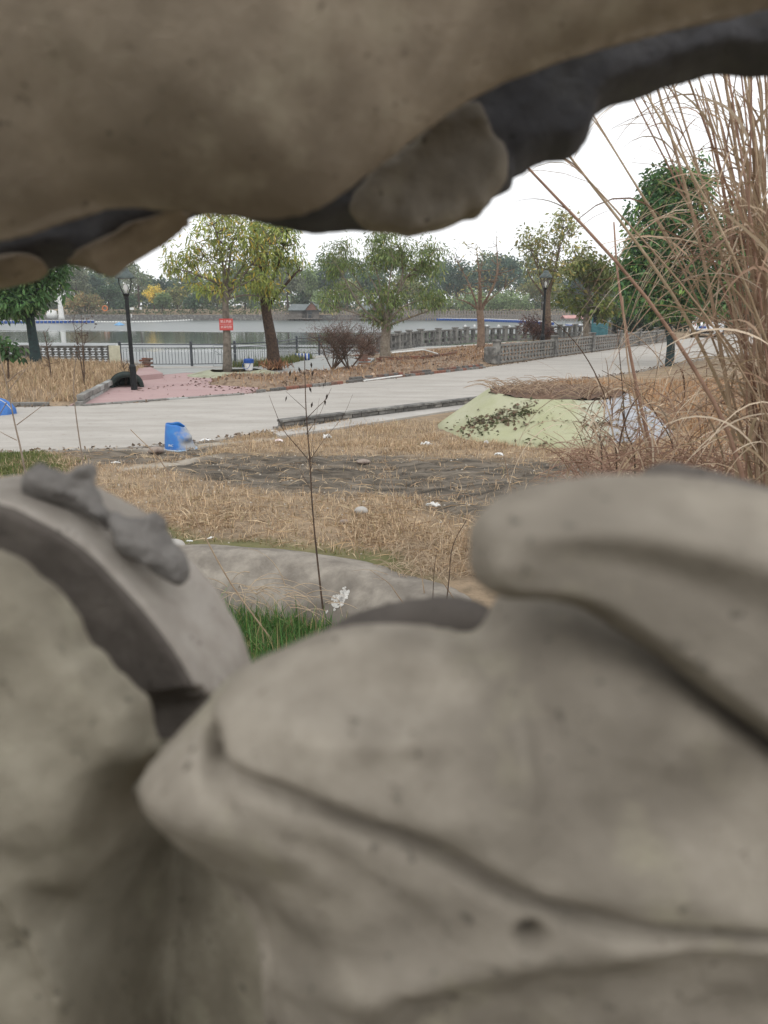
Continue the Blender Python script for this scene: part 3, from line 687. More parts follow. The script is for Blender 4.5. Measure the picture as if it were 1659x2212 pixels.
# left dark green tree behind the dry bed
y = 25.0; b = AY(76, 768, y); b[2] = .3
tree('camphor_tree', 'dense dark green tree with a teal painted trunk in the left dry grass bed', b, [(0, 0, 0), (.0, 0, .6), (-.03, 0, 1.4), (0, 0, 2.3)], .17, .11,
     [(-.15, 0, 2.9, 1.35, 1.3, 1.35), (-.9, .2, 2.5, 1.0, 1, 1.0), (.55, -.1, 3.2, .8, .8, .75), (0, .2, 4.3, 1.6, 1.5, 1.2), (-.2, -.4, 1.85, .95, .8, .45)], 380, 32, .185, .075, DG, M['bark_teal'], rc=.30, nl=12, droop=.55, shell=.4)
# yellow-green tree with the red sign
y = 26.6; b = AY(491, 804, y); b[2] = max(b[2], .1); BT1 = b.copy()
def rel(u, v, yy): return AY(u, v, yy) - b
env = [(*rel(465, 545, y), 1.15, 1.1, .95), (*rel(400, 560, y), .75, .8, .65), (*rel(545, 520, y), 1.1, 1.1, .9), (*rel(470, 490, y), 1.1, 1, .7), (*rel(420, 620, y), .65, .7, .35), (*rel(565, 610, y), .75, .8, .6), (*rel(480, 610, y), .5, .5, .35)]
tree('loquat_tree', 'yellowing loose leaved tree with the red sign nailed to its pale trunk', b, [(0, 0, -.1), rel(490, 720, y), rel(487, 660, y), rel(489, 615, y)], .135, .09, env, 185, 23, .19, .046, YG, M['bark_grey'], rc=.31, nl=11, droop=.75, shell=.45, limb_r=.6)
# dark leaning trunk beside it
y = 28.0; b = AY(594, 793, y); b[2] = .1; BT2 = b.copy()
env = [(*rel(575, 520, y), 1.0, 1, 1.2), (*rel(610, 560, y), .75, .8, .8), (*rel(545, 600, y), .6, .7, .6), (*rel(580, 640, y), .45, .5, .5), (*rel(600, 480, y), .9, 1, .7)]
tree('leaning_tree', 'green tree with a thick dark brown leaning trunk beside the signed tree', b, [(0, 0, -.1), rel(586, 735, y), rel(575, 670, y), rel(568, 600, y), rel(572, 540, y)], .22, .11, env, 165, 22, .19, .046, [(.18, .23, .065, 3), (.14, .19, .06, 3), (.36, .30, .08, 1)], M['bark_dark'], rc=.30, nl=9, droop=.8, shell=.4, fork_lo=.5)
# spreading tree with many upright limbs
y = 33.0; b = AY(832, 772, y); b[2] = .12
env = [(*rel(740, 560, y), 1.05, 1.1, 1.0), (*rel(830, 540, y), 1.2, 1.2, 1.2), (*rel(920, 560, y), 1.1, 1.1, .9), (*rel(730, 640, y), .95, 1.0, .75), (*rel(830, 640, y), 1.1, 1, .85), (*rel(925, 640, y), .8, .9, .6), (*rel(825, 690, y), .6, .6, .4)]
tree('willow_leaved_tree', 'spreading green tree with a short pale trunk behind the stacked red bricks', b, [(0, 0, -.1), rel(832, 740, y), rel(834, 715, y), rel(836, 698, y)], .215, .19, env, 250, 34, .20, .042, OG, M['bark_pale'], rc=.34, nl=15, droop=.85, shell=.35, fork_lo=.7, limb_r=.42, kink=.05)
# bare tree
y = 40.0; b = AY(1039, 753, y); b[2] = .12
env = [(*rel(1010, 560, y), .8, .8, 1.2), (*rel(1060, 560, y), .9, .9, 1.2), (*rel(1095, 600, y), .6, .8, .6), (*rel(985, 630, y), .6, .7, .5), (*rel(1045, 620, y), .8, .8, .8)]
tree('bare_tree', 'nearly leafless pale branching tree just left of the balustrade end post', b, [(0, 0, -.1), rel(1039, 710, y), rel(1038, 685, y), rel(1036, 670, y)], .185, .17, env, 120, 2, .16, .06, [(.22, .2, .09)], M['bark_red'], rc=.25, nl=9, droop=.4, fork_lo=.6, limb_r=.5)
# airy tree behind the far lantern
y = 49.0; b = AY(1184, 736, y); b[2] = .1
env = [(*rel(1150, 520, y), 1.2, 1.2, 1.3), (*rel(1215, 500, y), 1.2, 1.2, 1.3), (*rel(1185, 580, y), 1.5, 1.3, 1.0), (*rel(1250, 540, y), .8, .9, .8)]
tree('airy_tree', 'tall airy tree with sparse pale leaves behind the far lantern', b, [(0, 0, -.1), rel(1183, 690, y), rel(1182, 640, y), rel(1180, 590, y)], .22, .15, env, 130, 17, .26, .10, [(.20, .21, .085, 3), (.15, .17, .07, 2), (.3, .24, .08, 1)], M['bark'], rc=.34, nl=12, droop=.3, fork_lo=.55, shell=.35)
# broad tree right of it
y = 52.0; b = AY(1268, 735, y); b[2] = .1
env = [(*rel(1262, 575, y), 1.6, 1.5, 1.0), (*rel(1310, 600, y), 1.3, 1.3, 1.1), (*rel(1225, 640, y), 1.2, 1.2, .9), (*rel(1290, 665, y), 1.7, 1.5, .8)]
tree('broad_tree', 'olive green broad leaved tree between the far lantern and the big dark tree', b, [(0, 0, -.1), rel(1266, 690, y), rel(1270, 650, y), rel(1268, 620, y)], .2, .15, env, 190, 22, .30, .15, [(.085, .11, .03, 3), (.12, .14, .04, 3), (.2, .17, .05, .7)], M['bark_pale'], rc=.42, nl=9, droop=.4, shell=.4)
# big dark tree by the road
y = 30.0; b = AY(1446, 787, y); b[2] = 0
env = [(*rel(1450, 480, y), 1.5, 1.5, 1.6), (*rel(1430, 420, y), .8, .9, .9), (*rel(1400, 560, y), 1.1, 1.2, 1.2), (*rel(1510, 560, y), 1.3, 1.3, 1.4), (*rel(1410, 640, y), 1.35, 1.3, .9), (*rel(1530, 640, y), 1.3, 1.2, .9), (*rel(1470, 665, y), 1.3, 1.1, .5), (*rel(1600, 520, y), 1.4, 1.3, 1.5), (*rel(1480, 400, y), 1.0, 1, 1.0), (*rel(1370, 610, y), .7, .8, .8)]
tree('dense_tree', 'big dense dark green tree with a teal painted trunk beside the road', b, [(0, 0, -.1), rel(1449, 740, y), rel(1441, 690, y), rel(1445, 600, y)], .15, .12, env, 640, 34, .20, .095, [(.045, .105, .045, 3), (.07, .14, .05, 3), (.13, .20, .055, 1.4)], M['bark_teal'], rc=.36, nl=12, droop=.35, shell=.55)

# small leafy shrub at the left frame edge and bare saplings in the dry bed
b = AY(15, 790, 20.5); b[2] = .3
tree('leafy_shrub', 'small broad leaved green shrub at the left frame edge in the dry bed', b, [(0, 0, -.1), (.02, 0, .3), (.05, 0, .6)], .03, .02, [(.1, 0, .75, .38, .35, .28), (-.2, 0, .9, .3, .3, .3)], 34, 10, .16, .09, [(.04, .085, .03, 2), (.07, .12, .045, 1), (.02, .03, .015, .5)], M['twig'], rc=.13, nl=4, droop=.7, cat='shrub')
def sapling(name, label, u, v, yy, hgt, spread, n, r, bark, z=None, leaves=0, group=None, lean=0.0):
    bb = AY(u, v, yy); bb[2] = gz(bb[0], bb[1]) - .03
    t = thing(name, label, 'sapling', bb, group=group); mb = MB()
    for i in range(n):
        a = RND.uniform(0, 6.28); sp = RND.uniform(.2, 1) * spread; h_ = hgt * RND.uniform(.6, 1)
        p = crom([(0, 0, 0), (sp * .3 * math.cos(a), sp * .3 * math.sin(a), h_ * .4), (sp * .6 * math.cos(a) + lean * .5, sp * .6 * math.sin(a), h_ * .75), (sp * math.cos(a) + lean, sp * math.sin(a), h_)], 4)
        mb.tube(p, np.linspace(r, r * .25, len(p)), 5)
        for j in range(7):
            k = RND.randrange(4, len(p)); q = p[k]; d = np.array([RND.uniform(-1, 1), RND.uniform(-1, 1), RND.uniform(.2, 1)]) * hgt * RND.uniform(.1, .28)
            e = q + d; mb.tube([q, q + d * .5 + RNG.normal(size=3) * .02, e], [r * .4, r * .28, r * .12], 4)
            for _ in range(2):
                d2 = np.array([RND.uniform(-1, 1), RND.uniform(-1, 1), RND.uniform(0, 1)]) * hgt * .1; mb.tube([q + d * .6, q + d * .6 + d2], [r * .2, r * .08], 3)
    mb.build('stems', bark, t)
    if leaves:
        C = RNG.normal(size=(leaves, 3)) * np.array([spread * .5, spread * .5, hgt * .2]) + np.array([0, 0, hgt * .75])
        V, F, c = leaf_cloud(C, .08, 3, .09, .04, [(.10, .055, .035)], .4); npmesh('dead_leaves', V, F, M['leaf'], t, cols=c)
    return t
sapling('bare_sapling', 'forked bare sapling in the dry bed nearest the teal painted trunk', 110, 806, 21.2, 1.35, .3, 3, .018, M['twig'])
sapling('bare_sapling', 'taller bare sapling with a few dead leaves standing in front of the stone balustrade', 180, 800, 21.5, 1.75, .3, 3, .02, M['twig'], leaves=14)
sapling('bare_sapling', 'two thin bare stems just left of the near lantern post', 268, 792, 22.6, 1.1, .22, 2, .022, M['twig'])
# leafless reddish shrub by the railing
b = AY(718, 800, 26.7); b[2] = .1
t = thing('bare_shrub', 'wide leafless reddish shrub with forked black stems in front of the railing', 'shrub', b); mb = MB(); tips = []
for x0, n in ((0, 6), (.55, 6)):
    for i in range(n):
        a = RND.uniform(-1.25, 1.25); hh = RND.uniform(.7, 1.0); e = np.array([x0 + math.sin(a) * 1.0, RND.uniform(-.5, .5), hh * 1.25])
        p = crom([(x0, 0, 0), (x0 + math.sin(a) * .35, e[1] * .3, .35), (x0 + math.sin(a) * .7, e[1] * .7, .8), e], 4); mb.tube(p, np.linspace(.028, .008, len(p)), 5)
        for k in range(4, len(p)):
            for _ in range(5):
                d = np.array([RND.uniform(-.5, .5), RND.uniform(-.4, .4), RND.uniform(.05, .55)]); q = p[k] + d * .5; mb.tube([p[k], q, p[k] + d + RNG.normal(size=3) * .05], [.007, .005, .002], 3); tips.append(p[k] + d)
mb.build('stems', M['twig'], t); V, F, c = leaf_cloud(np.array(tips), .12, 7, .10, .012, [(.20, .13, .11), (.14, .09, .075)], 0, cvar=.1); npmesh('twigs', V, F, M['leaf'], t, cols=c)
# rust brown dead bush beside the stacked bricks and dark red hedge bush by the far lantern
def bush(name, label, u, v, yy, env, n, npc, L, W, pal, cat='bush', rc=.15, droop=.2, z=None, trunkh=.3, group=None):
    bb = AY(u, v, yy); bb[2] = gz(bb[0], bb[1]) if z is None else z
    t = thing(name, label, cat, bb, group=group); C = in_env(env, n, .3)
    limb_mesh([(0, 0, -.1), (0, 0, trunkh * .5), (0, 0, trunkh)], .04, .03, C[:40], 6, .3).build('stems', M['twig'], t)
    V, F, c = leaf_cloud(C, rc, npc, L, W, pal, droop); npmesh('foliage', V, F, M['leaf'], t, cols=c); return t
bush('dead_bush', 'rust brown dead bush between the leafless shrub and the pale trunk', 790, 775, 31.5, [(-.1, 0, .7, .45, .4, .5), (.2, 0, .5, .4, .4, .35)], 90, 18, .14, .02, [(.21, .125, .095), (.15, .09, .07)], droop=-.2)
bush('dark_red_bush', 'rounded dark red brown hedge bush just left of the far lantern post', 1152, 738, 46, [(0, 0, .9, 1.0, .7, .7), (.6, 0, .6, .6, .6, .5)], 160, 22, .13, .05, [(.10, .055, .05), (.07, .042, .04), (.14, .08, .06)], rc=.2)

# ------------------------------------------------------------------ far shore trees
FAR = {'dark': [(.035, .06, .035, 3), (.05, .08, .042, 2)], 'teal': [(.035, .062, .048, 3), (.05, .078, .055, 2)], 'mid': [(.07, .105, .045, 3), (.095, .125, .05, 2)],
       'olive': [(.11, .12, .045, 3), (.085, .10, .04, 2), (.17, .14, .05, 1)], 'yellow': [(.42, .32, .06, 3), (.30, .26, .06, 2)], 'pale': [(.14, .18, .085, 3), (.11, .15, .07, 2)],
       'greyish': [(.12, .13, .085, 3), (.09, .105, .07, 2)], 'rust': [(.16, .11, .05, 2), (.11, .11, .045, 2)]}
def far_tree(label, u, vt, wpx, kind, yy, vb=676, shape='round', npc=16, bare=False, n=None):
    z0 = 1.0; b = AY(u, vb, yy); b[2] = z0; top = AY(u, vt - 9, yy)[2] - z0; rw = wpx / 2 * yy / FPX
    t = thing('far_tree', label, 'tree', b, group='trees along the far shore')
    if shape == 'conifer':
        env = [(0, 0, top * (.12 + .2 * k), rw * (1.15 - .24 * k), rw * (1.15 - .24 * k), top * .16) for k in range(5)]
    elif shape == 'low': env = [(0, 0, top * .45, rw, rw, top * .5), (rw * .5, 0, top * .35, rw * .6, rw * .6, top * .35), (-rw * .5, 0, top * .3, rw * .6, rw * .6, top * .32)]
    else: env = [(0, 0, top * .62, rw, rw, top * .36)] + [(RND.uniform(-.6, .6) * rw, RND.uniform(-.5, .5) * rw, top * RND.uniform(.4, .82), rw * .55, rw * .55, top * .18) for _ in range(5)]
    C = in_env(env, n or int(60 + rw * top * 3), .5); C = C[C[:, 2] > .2]
    r0 = .10 + top * .014
    limb_mesh([(0, 0, -.3), (0, 0, top * .25), (.1, 0, top * .5)], r0, r0 * .7, C[:30], 6, .5, twig_r=.03).build('trunk', M['bark_dark'], t)
    V, F, c = leaf_cloud(C, .75 if not bare else .5, npc if not bare else 5, .52, .34, FAR[kind], .15, cvar=.25, gain=1.8); npmesh('crown', V, F, M['leaf'], t, cols=c); return t
FT = [('tall grey green tree rising behind the dense left tree', 168, 572, 62, 'greyish', 182), ('second grey green tree just right of the dense left tree', 205, 592, 50, 'teal', 190),
      ('low rounded olive and rust willow above the grey stone bank', 186, 636, 74, 'rust', 177, 690, 'low'), ('broad dark tree left of the near lantern', 236, 624, 60, 'dark', 184), ('narrow dark cypress left of the near lantern', 257, 608, 24, 'teal', 195, 676, 'conifer'),
      ('bright yellow tree just right of the near lantern', 334, 624, 40, 'yellow', 192), ('dark round tree rising behind the bright yellow tree', 356, 606, 42, 'teal', 202), ('dull yellow green tree under the yellowing tree crown', 384, 622, 46, 'olive', 192),
      ('dark low tree standing on the far lawn', 276, 645, 40, 'dark', 178, 685), ('mid green tree on the far lawn right of the near lantern', 352, 642, 44, 'mid', 179, 685), ('small dark tree alone on the far lawn', 418, 648, 40, 'dark', 178, 686), ('dark tree at the right end of the far lawn', 438, 630, 44, 'mid', 184),
      ('olive tree behind the red sign', 470, 628, 50, 'olive', 188), ('green tree between the sign and the dark leaning trunk', 530, 615, 60, 'mid', 186), ('large grey green willow right of the dark leaning trunk', 622, 580, 78, 'greyish', 182),
      ('slim dark conifer left of the lakeside pavilion roof', 655, 600, 26, 'dark', 192, 676, 'conifer'), ('tall blue green tree behind the lakeside pavilion', 715, 556, 92, 'teal', 196), ('pale rounded bush tree right above the lakeside pavilion', 692, 636, 36, 'pale', 181, 680, 'low'), ('tall pale poplar left of the blue green tree', 672, 572, 30, 'pale', 190),
      ('yellow olive tree right of the lakeside pavilion', 752, 608, 62, 'olive', 183), ('dark tree behind the second pavilion', 800, 590, 70, 'dark', 190), ('olive tree right of the spreading tree', 880, 600, 70, 'olive', 184), ('broad blue green tree above the blue pontoon', 985, 562, 92, 'teal', 194), ('dark spreading tree behind the bare tree', 1075, 556, 110, 'teal', 196),
      ('pale green willow above the left end of the blue pontoon', 930, 628, 64, 'mid', 179, 684, 'low'), ('pale green willow thicket behind the bare tree', 1020, 630, 84, 'pale', 179, 684, 'low'), ('pale green willow thicket between the bare tree and the far lantern', 1100, 632, 84, 'pale', 178, 684, 'low'),
      ('olive tree behind the far lantern', 1170, 600, 90, 'olive', 184), ('dark tree behind the olive broad tree', 1255, 590, 90, 'teal', 190), ('green tree seen left of the big dark roadside tree', 1330, 600, 90, 'mid', 170), ('dark tree behind the parked car', 1500, 590, 120, 'dark', 150), ('green tree behind the tall dry reeds', 1620, 580, 130, 'mid', 150)]
for a in FT: far_tree(*a)
far_tree('twiggy half bare tree behind the near lantern head', 302, 574, 62, 'greyish', 195, npc=4, bare=True, n=70)
# the wood behind them, one mass
C = []
for u in np.arange(-260, 1900, 5.5):
    base_top = 596 + 16 * math.sin(u * .021) + 12 * math.sin(u * .057 + 1) + 7 * math.sin(u * .13)
    if 560 < u < 1150: base_top -= 24
    for k in range(10):
        yy = RND.uniform(205, 235); v = base_top + RND.random() ** 1.4 * (676 - base_top); p = AY(u + RND.uniform(-6, 6), v, yy); C.append(p)
C = np.array(C); V, F, c = leaf_cloud(C, 1.5, 22, .85, .55, [(.045, .07, .04, 3), (.07, .095, .045, 2), (.11, .115, .05, .8)], .1, cvar=.32, gain=1.85)
tag(npmesh('far_wood', V, F, M['leaf'], cols=c), 'mixed green wood closing the far side of the lake', kind='stuff')
# shrubs and reeds along the foot of the far bank
C = np.array([AY(u, RND.uniform(668, 688), RND.uniform(176, 182)) for u in np.arange(-150, 1400, 2.2)]); C[:, 2] = np.clip(C[:, 2], .2, 2.2)
V, F, c = leaf_cloud(C, .7, 12, .5, .28, [(.07, .10, .045, 3), (.10, .125, .055, 2), (.14, .13, .065, .6)], .1)
tag(npmesh('bank_undergrowth', V, F, M['leaf'], cols=c), 'low scrub along the foot of the far wood', kind='stuff')
# hedge-like trees beyond the road on the right
for lab, u, vt, wp, kind, yy in (('dark green tree beyond the balustrade left of the car', 1400, 620, 120, 'dark', 72), ('green tree straight behind the parked car', 1540, 600, 150, 'mid', 84), ('dark tree right of the parked car behind the reeds', 1660, 590, 170, 'dark', 70), ('low dark bush beyond the balustrade under the big tree', 1370, 668, 90, 'dark', 62)):
    b = AY(u, 700, yy); b[2] = 0.05; top = AY(u, vt, yy)[2]; rw = wp / 2 * yy / FPX; low = top < 2.6
    env = [(0, 0, top * .58, rw, rw, top * .44), (rw * .5, 0, top * .45, rw * .6, rw * .6, top * .36), (-rw * .5, .2, top * .5, rw * .6, rw * .6, top * .36)]
    tree('roadside_tree', lab, b, [(0, 0, -.1), (0, 0, top * .2), (.05, 0, top * .4)], .16, .12, env, 170, 20, .34, .18, FAR[kind], M['bark_dark'], rc=.5, nl=7, droop=.3, group='trees beyond the road')
# ------------------------------------------------------------------ lanterns
def lantern(label, base, hgt, lean=0.0):
    t = thing('street_lantern', label, 'street lamp', base, group='black park lanterns'); t.rotation_euler = (0, lean, 0); s = hgt / 3.1
    MB().lathe([(.085, -.05), (.085, .62), (.07, .66), (.055, .68), (.055, .70), (.048, 2.32), (.055, 2.33), (.055, 2.38)], n=14).build('post', M['iron'], t, smooth=False)
    MB().lathe([(.05, 2.36), (.075, 2.40), (.09, 2.43), (.09, 2.45), (.03, 2.46)], n=14).build('cup', M['iron'], t)
    arms = MB()
    for k in range(4):
        a = math.pi / 4 + k * math.pi / 2 + .3; c, sn = math.cos(a), math.sin(a)
        arms.tube([(c * r, sn * r, z) for r, z in ((.05, 2.40), (.10, 2.47), (.17, 2.60), (.21, 2.74), (.215, 2.84))], .013, 6)
    arms.build('bracket', M['iron'], t)
    MB().lathe([(.245, 2.82), (.245, 2.86), (.20, 2.93), (.125, 3.0), (.12, 3.02), (.10, 3.06), (.07, 3.10), (.055, 3.105)], n=18).build('hood', M['hood'], t)
    MB().lathe([(.10, 2.46), (.13, 2.6), (.155, 2.82)], n=12, cap=False).build('glass_shade', M['lampglass'], t)
    MB().lathe([(.028, 2.46), (.03, 2.52), (.06, 2.58), (.05, 2.63), (.015, 2.69), (.004, 2.72)], n=12).build('bulb', M['white'], t, smooth=True)
    t.scale = (s, s, s); return t
M['hood'] = pm('weathered_hood', (.10, .125, .12), (.06, .075, .075), 10, .6, .2)
mg, tg, pg = nodes('lamp_glass'); pg.inputs['Base Color'].default_value = (.9, .93, .92, 1); pg.inputs['Roughness'].default_value = .08; pg.inputs['Alpha'].default_value = .07; M['lampglass'] = mg
b = G(290.5, 843); lantern('black lantern post standing on the faded pink paving', b, 3.13, rad(-.55))
b = AY(1171, 745, 36.5); b[2] = gz(b[0], b[1]); lantern('black lantern post behind the ornate grey balustrade', b, 3.5, rad(.4))

# ------------------------------------------------------------------ metal railing along the quay
def railing(label, pts, group):
    P = [Vector((p[0], p[1], .02)) for p in pts]; t = thing('metal_railing', label, 'railing', P[0], group=group); O = P[0]
    post = bar = None
    for i in range(len(P) - 1):
        a, c = P[i] - O, P[i + 1] - O; d = c - a; L = d.length; az = math.atan2(d.y, d.x)
        for z, r in ((.78, .022), (.66, .014), (.08, .016)):
            MB().tube([a + Vector((0, 0, z)), c + Vector((0, 0, z))], r, 6).build('rail', M['rail'], t)
        n = max(2, int(L / .115))
        for k in range(1, n):
            q = a + d * (k / n)
            if bar is None: bar = MB().box((0, 0, .37), (.014, .014, .58)).build('bar', M['rail'], t); bar.location = q
            else: dup(bar, t, q)
    for i, p in enumerate(P):
        if post is None: post = MB().box((0, 0, .42), (.085, .085, .86), bev=.012).box((0, 0, .87), (.10, .10, .05), bev=.015).build('post', M['rail'], t); post.location = p - O
        else: dup(post, t, p - O)
    return t
g = [G(u, v)[:2] for u, v in ((262, 792.5), (415, 792.5), (508.5, 791))]; railing('grey metal railing along the water facing the pink paving', g, 'metal railings on the quay')
g = [G(509, 790.6)[:2], G(600, 783)[:2], G(642, 773)[:2], G(690, 768)[:2], G(745, 764)[:2], G(800, 759)[:2]]; railing('grey metal railing receding along the quay behind the dark leaning trunk', g, 'metal railings on the quay')
# pale folded gate frame leaning against the railing
o = G(470, 793); t = thing('barrier_frame', 'thin pale metal gate frame with a diagonal brace leaning on the railing', 'gate', o)
q = lambda u, v: AY(u, v, o[1] - .12) - o
for nm, pts in (('frame', [q(461, 746), q(461, 791), q(513, 790), q(513, 745), q(461, 746)]), ('brace', [q(463, 757), q(510, 789)]), ('crossbar', [q(468, 766), q(511, 764)])): MB().tube(pts, .013, 5).build(nm, M['steel'], t)

# ------------------------------------------------------------------ balustrades
def openwork_panel(W, H, rows, cols, t, mat, loc, az, thick=.10, prefix='baluster', store={}):
    """rails joined with rows of small waisted balusters; each its own part"""
    key = (round(H, 2), rows); rails = MB(); hb = H / rows
    for k in range(rows + 1): rails.box((W / 2, 0, .06 + k * (H - .10) / rows), (W, thick * (1.25 if k == rows else 1), .075 if k in (0, rows) else .045))
    r = rails.build('rail_set', mat, t); r.location = loc; r.rotation_euler = (0, 0, az)
    hh = (H - .10) / rows - .055; pit = W / cols
    for k in range(rows):
        for i in range(cols + 1):
            x = i * pit; z = .06 + k * (H - .10) / rows + .03; p = Vector((x * math.cos(az), x * math.sin(az), z)) + Vector(loc)
            kk = (key, mat.name, round(pit, 2))
            if kk not in store:
                mb = MB(); w0 = pit * .46
                prof = [(w0 * .28, 0), (w0 * .30, hh * .2), (w0 * .85, hh * .42), (w0 * .85, hh * .58), (w0 * .30, hh * .8), (w0 * .28, hh)]
                V = []; F = []
                for wx, zz in prof: V += [(-wx, -thick * .3, zz), (wx, -thick * .3, zz), (wx, thick * .3, zz), (-wx, thick * .3, zz)]
                for a in range(5):
                    for j in range(4): F.append((a * 4 + j, a * 4 + (j + 1) % 4, a * 4 + 4 + (j + 1) % 4, a * 4 + 4 + j))
                store[kk] = mb.add(V, F).build(prefix, mat, t); o = store[kk]
            else: o = dup(store[kk], t)
            o.location = p; o.rotation_euler = (0, 0, az)
A, B = Vector(G(1072, 787)).xy, Vector(G(1445, 737.5)).xy
bt = thing('ornate_balustrade', 'weathered dark grey openwork balustrade along the road edge with square posts', 'balustrade', (A.x, A.y, 0))
dv = B - A; L = dv.length; az = math.atan2(dv.y, dv.x); us = [0, .235, .43, .60, .74, .88, 1.0]; pst = None
for i, f in enumerate(us):
    p = Vector((dv.x * f, dv.y * f, 0))
    if pst is None: pst = MB().box((0, 0, .42), (.24, .24, .88), bev=.02).box((0, 0, .87), (.30, .30, .08), bev=.02).box((0, 0, .05), (.30, .30, .12), bev=.02).build('post', M['stone_dark'], bt); o = pst
    else: o = dup(pst, bt)
    o.location = p; o.rotation_euler = (0, 0, az)
    if i < len(us) - 1:
        W = L * (us[i + 1] - f) - .24; e = Vector((math.cos(az), math.sin(az), 0)) * .12
        openwork_panel(W, .74, 2, max(6, int(W / .30)), bt, M['stone_mid'], p + e, az)
MB().box((0, 0, .33), (.30, .5, .66), rz=az, bev=.05).build('end_block', M['stone_dark'], bt).location = (-.22, -.05, 0)
# lakeside balustrade on the right: heavy square blocks with gaps
def lakeside(label, pts, H, step, mat, group=None):
    P = [Vector((p[0], p[1], 0)) for p in pts]; O = P[0]; t = thing('lakeside_balustrade', label, 'balustrade', O, group=group); blk = None; cap = None
    for a, c in zip(P[:-1], P[1:]):
        d = c - a; L = d.length; az = math.atan2(d.y, d.x); n = max(1, round(L / step)); m_ = (a + c) / 2 - O
        MB().box((0, 0, H - .05), (L, .2, .10)).box((0, 0, H * .45), (L, .12, .09)).box((0, 0, .07), (L, .2, .16)).build('rail_set', mat, t).location = m_
        t.children[-1].rotation_euler = (0, 0, az)
        for k in range(n):
            q = a + d * ((k + .5) / n) - O
            if blk is None: blk = MB().box((0, 0, H * .5), (step * .36, .15, H * .86)).build('block', mat, t); o = blk
            else: o = dup(blk, t)
            o.location = q; o.rotation_euler = (0, 0, az)
            if k % 3 == 0:
                if cap is None: cap = MB().box((0, 0, H * .52), (.26, .26, H * 1.08), bev=.02).box((0, 0, H * 1.1), (.32, .32, .06)).build('post', M['stone_mid'], t); o = cap
                else: o = dup(cap, t)
                o.location = q; o.rotation_euler = (0, 0, az)
    return t
lakeside('dark blocky stone balustrade along the lake behind the bare tree', [G(u, v)[:2] + np.array([0, .15]) for u, v in ((800, 766), (902, 749), (1000, 741), (1111, 736), (1200, 732.5))], .82, .62, M['stone_dark'], 'lakeside stone balustrades')
lakeside('dark blocky stone balustrade along the lake right of the far lantern', [G(u, v)[:2] + np.array([0, .15]) for u, v in ((1203, 732.4), (1290, 728), (1330, 722))], .82, .62, M['stone_dark'], 'lakeside stone balustrades')
# left balustrade with rows of small lit holes
t = thing('pierced_balustrade', 'dark pierced stone balustrade at the water behind the left dry bed', 'balustrade', (-22, 28.75, 0))
for k in range(4):
    x0 = k * 3.1
    MB().box((x0, 0, .4), (.26, .26, .84), bev=.02).build('post', M['stone_dark'], t)
    openwork_panel(2.84, .80, 4, 13, t, M['stone_dark'], Vector((x0 + .13, 0, 0)), 0, .12)
MB().box((12.4, 0, .4), (.26, .26, .84), bev=.02).build('post', M['stone_dark'], t)
b = AY(250, 790, 28.2); b[2] = .0
t = thing('notice_board', 'cream white board propped between the pierced balustrade and the railing', 'board', b); MB().box((0, 0, .46), (.38, .05, .74), bev=.01).build('panel', M['cream'], t)
mb = MB(); mb.box((-.17, .04, .28), (.05, .05, .56)).build('leg', M['brown_wood'], t); MB().box((.17, .04, .28), (.05, .05, .56)).build('leg', M['brown_wood'], t)

# ------------------------------------------------------------------ brickwork: low grey wall, kerb, planter, stack
def brick_mesh(dx, dy, dz, seed):
    r = random.Random(seed); mb = MB().box((0, 0, 0), (dx, dy, dz), bev=.006); mb.V = [(x + r.uniform(-.004, .004), y + r.uniform(-.004, .004), z + r.uniform(-.003, .003)) for x, y, z in mb.V]; return mb
def brick_run(t, P0, P1, courses, bl, bh, bw, mats, gap=.012, miss=0.0, jit=.01, name='brick', z0=0.0, back=None):
    """lay courses of bricks from P0 to P1 (local xy); every brick is a part"""
    a, c = Vector((*P0, 0)), Vector((*P1, 0)); d = c - a; L = d.length; az = math.atan2(d.y, d.x); u = d.normalized(); n = int(L / bl)
    protos = []
    for k, m in enumerate(mats):
        for s in range(2): o = brick_mesh(bl - gap, bw, bh - gap, k * 7 + s).build(name, m, t); protos.append(o)
    first = {id(o): True for o in protos}
    for r in range(courses):
        for i in range(n):
            if RND.random() < miss * (r + 1): continue
            o = RND.choice(protos)
            if first.pop(id(o), None) is None: o = dup(o, t)
            p = a + u * (bl * (i + .5 + (.5 if r % 2 else 0) - .25)); nr = Vector((-u.y, u.x, 0))
            o.location = p + nr * RND.uniform(-jit, jit) + Vector((0, 0, z0 + bh * (r + .5))); o.rotation_euler = (RND.uniform(-.02, .02), RND.uniform(-.02, .02), az + RND.uniform(-.03, .03))
    for o in protos:
        if id(o) in first: bpy.data.objects.remove(o)
M['brick_grey'] = pm('grey_brick', (.23, .22, .205), (.13, .125, .115), 9, .95, bmp=.5, bscale=60)
M['brick_dark'] = pm('sooty_brick', (.15, .14, .13), (.09, .085, .08), 9, .95, bmp=.5, bscale=60)
M['brick_pale'] = pm('pale_brick', (.33, .31, .285), (.22, .205, .19), 9, .95, bmp=.5, bscale=60)
M['brick_red'] = pm('red_brick', (.27, .115, .08), (.16, .075, .055), 9, .95, bmp=.5, bscale=60)
M['brick_brown'] = pm('brown_brick', (.20, .12, .09), (.12, .075, .06), 9, .95, bmp=.5, bscale=60)
A, B = G(604, 926), G(1045, 871); O = A.copy(); O[2] = 0
t = thing('low_brick_wall', 'low grey brick wall along the near road edge left of the green mound', 'wall', O); dd = (B - A)[:2]; Lw = float(np.linalg.norm(dd)); azw = math.atan2(dd[1], dd[0])
brick_run(t, (0, 0), tuple(dd), 2, .235, .075, .12, [M['brick_grey'], M['brick_dark'], M['brick_pale'], M['brick_grey']], miss=.02, z0=-.03)
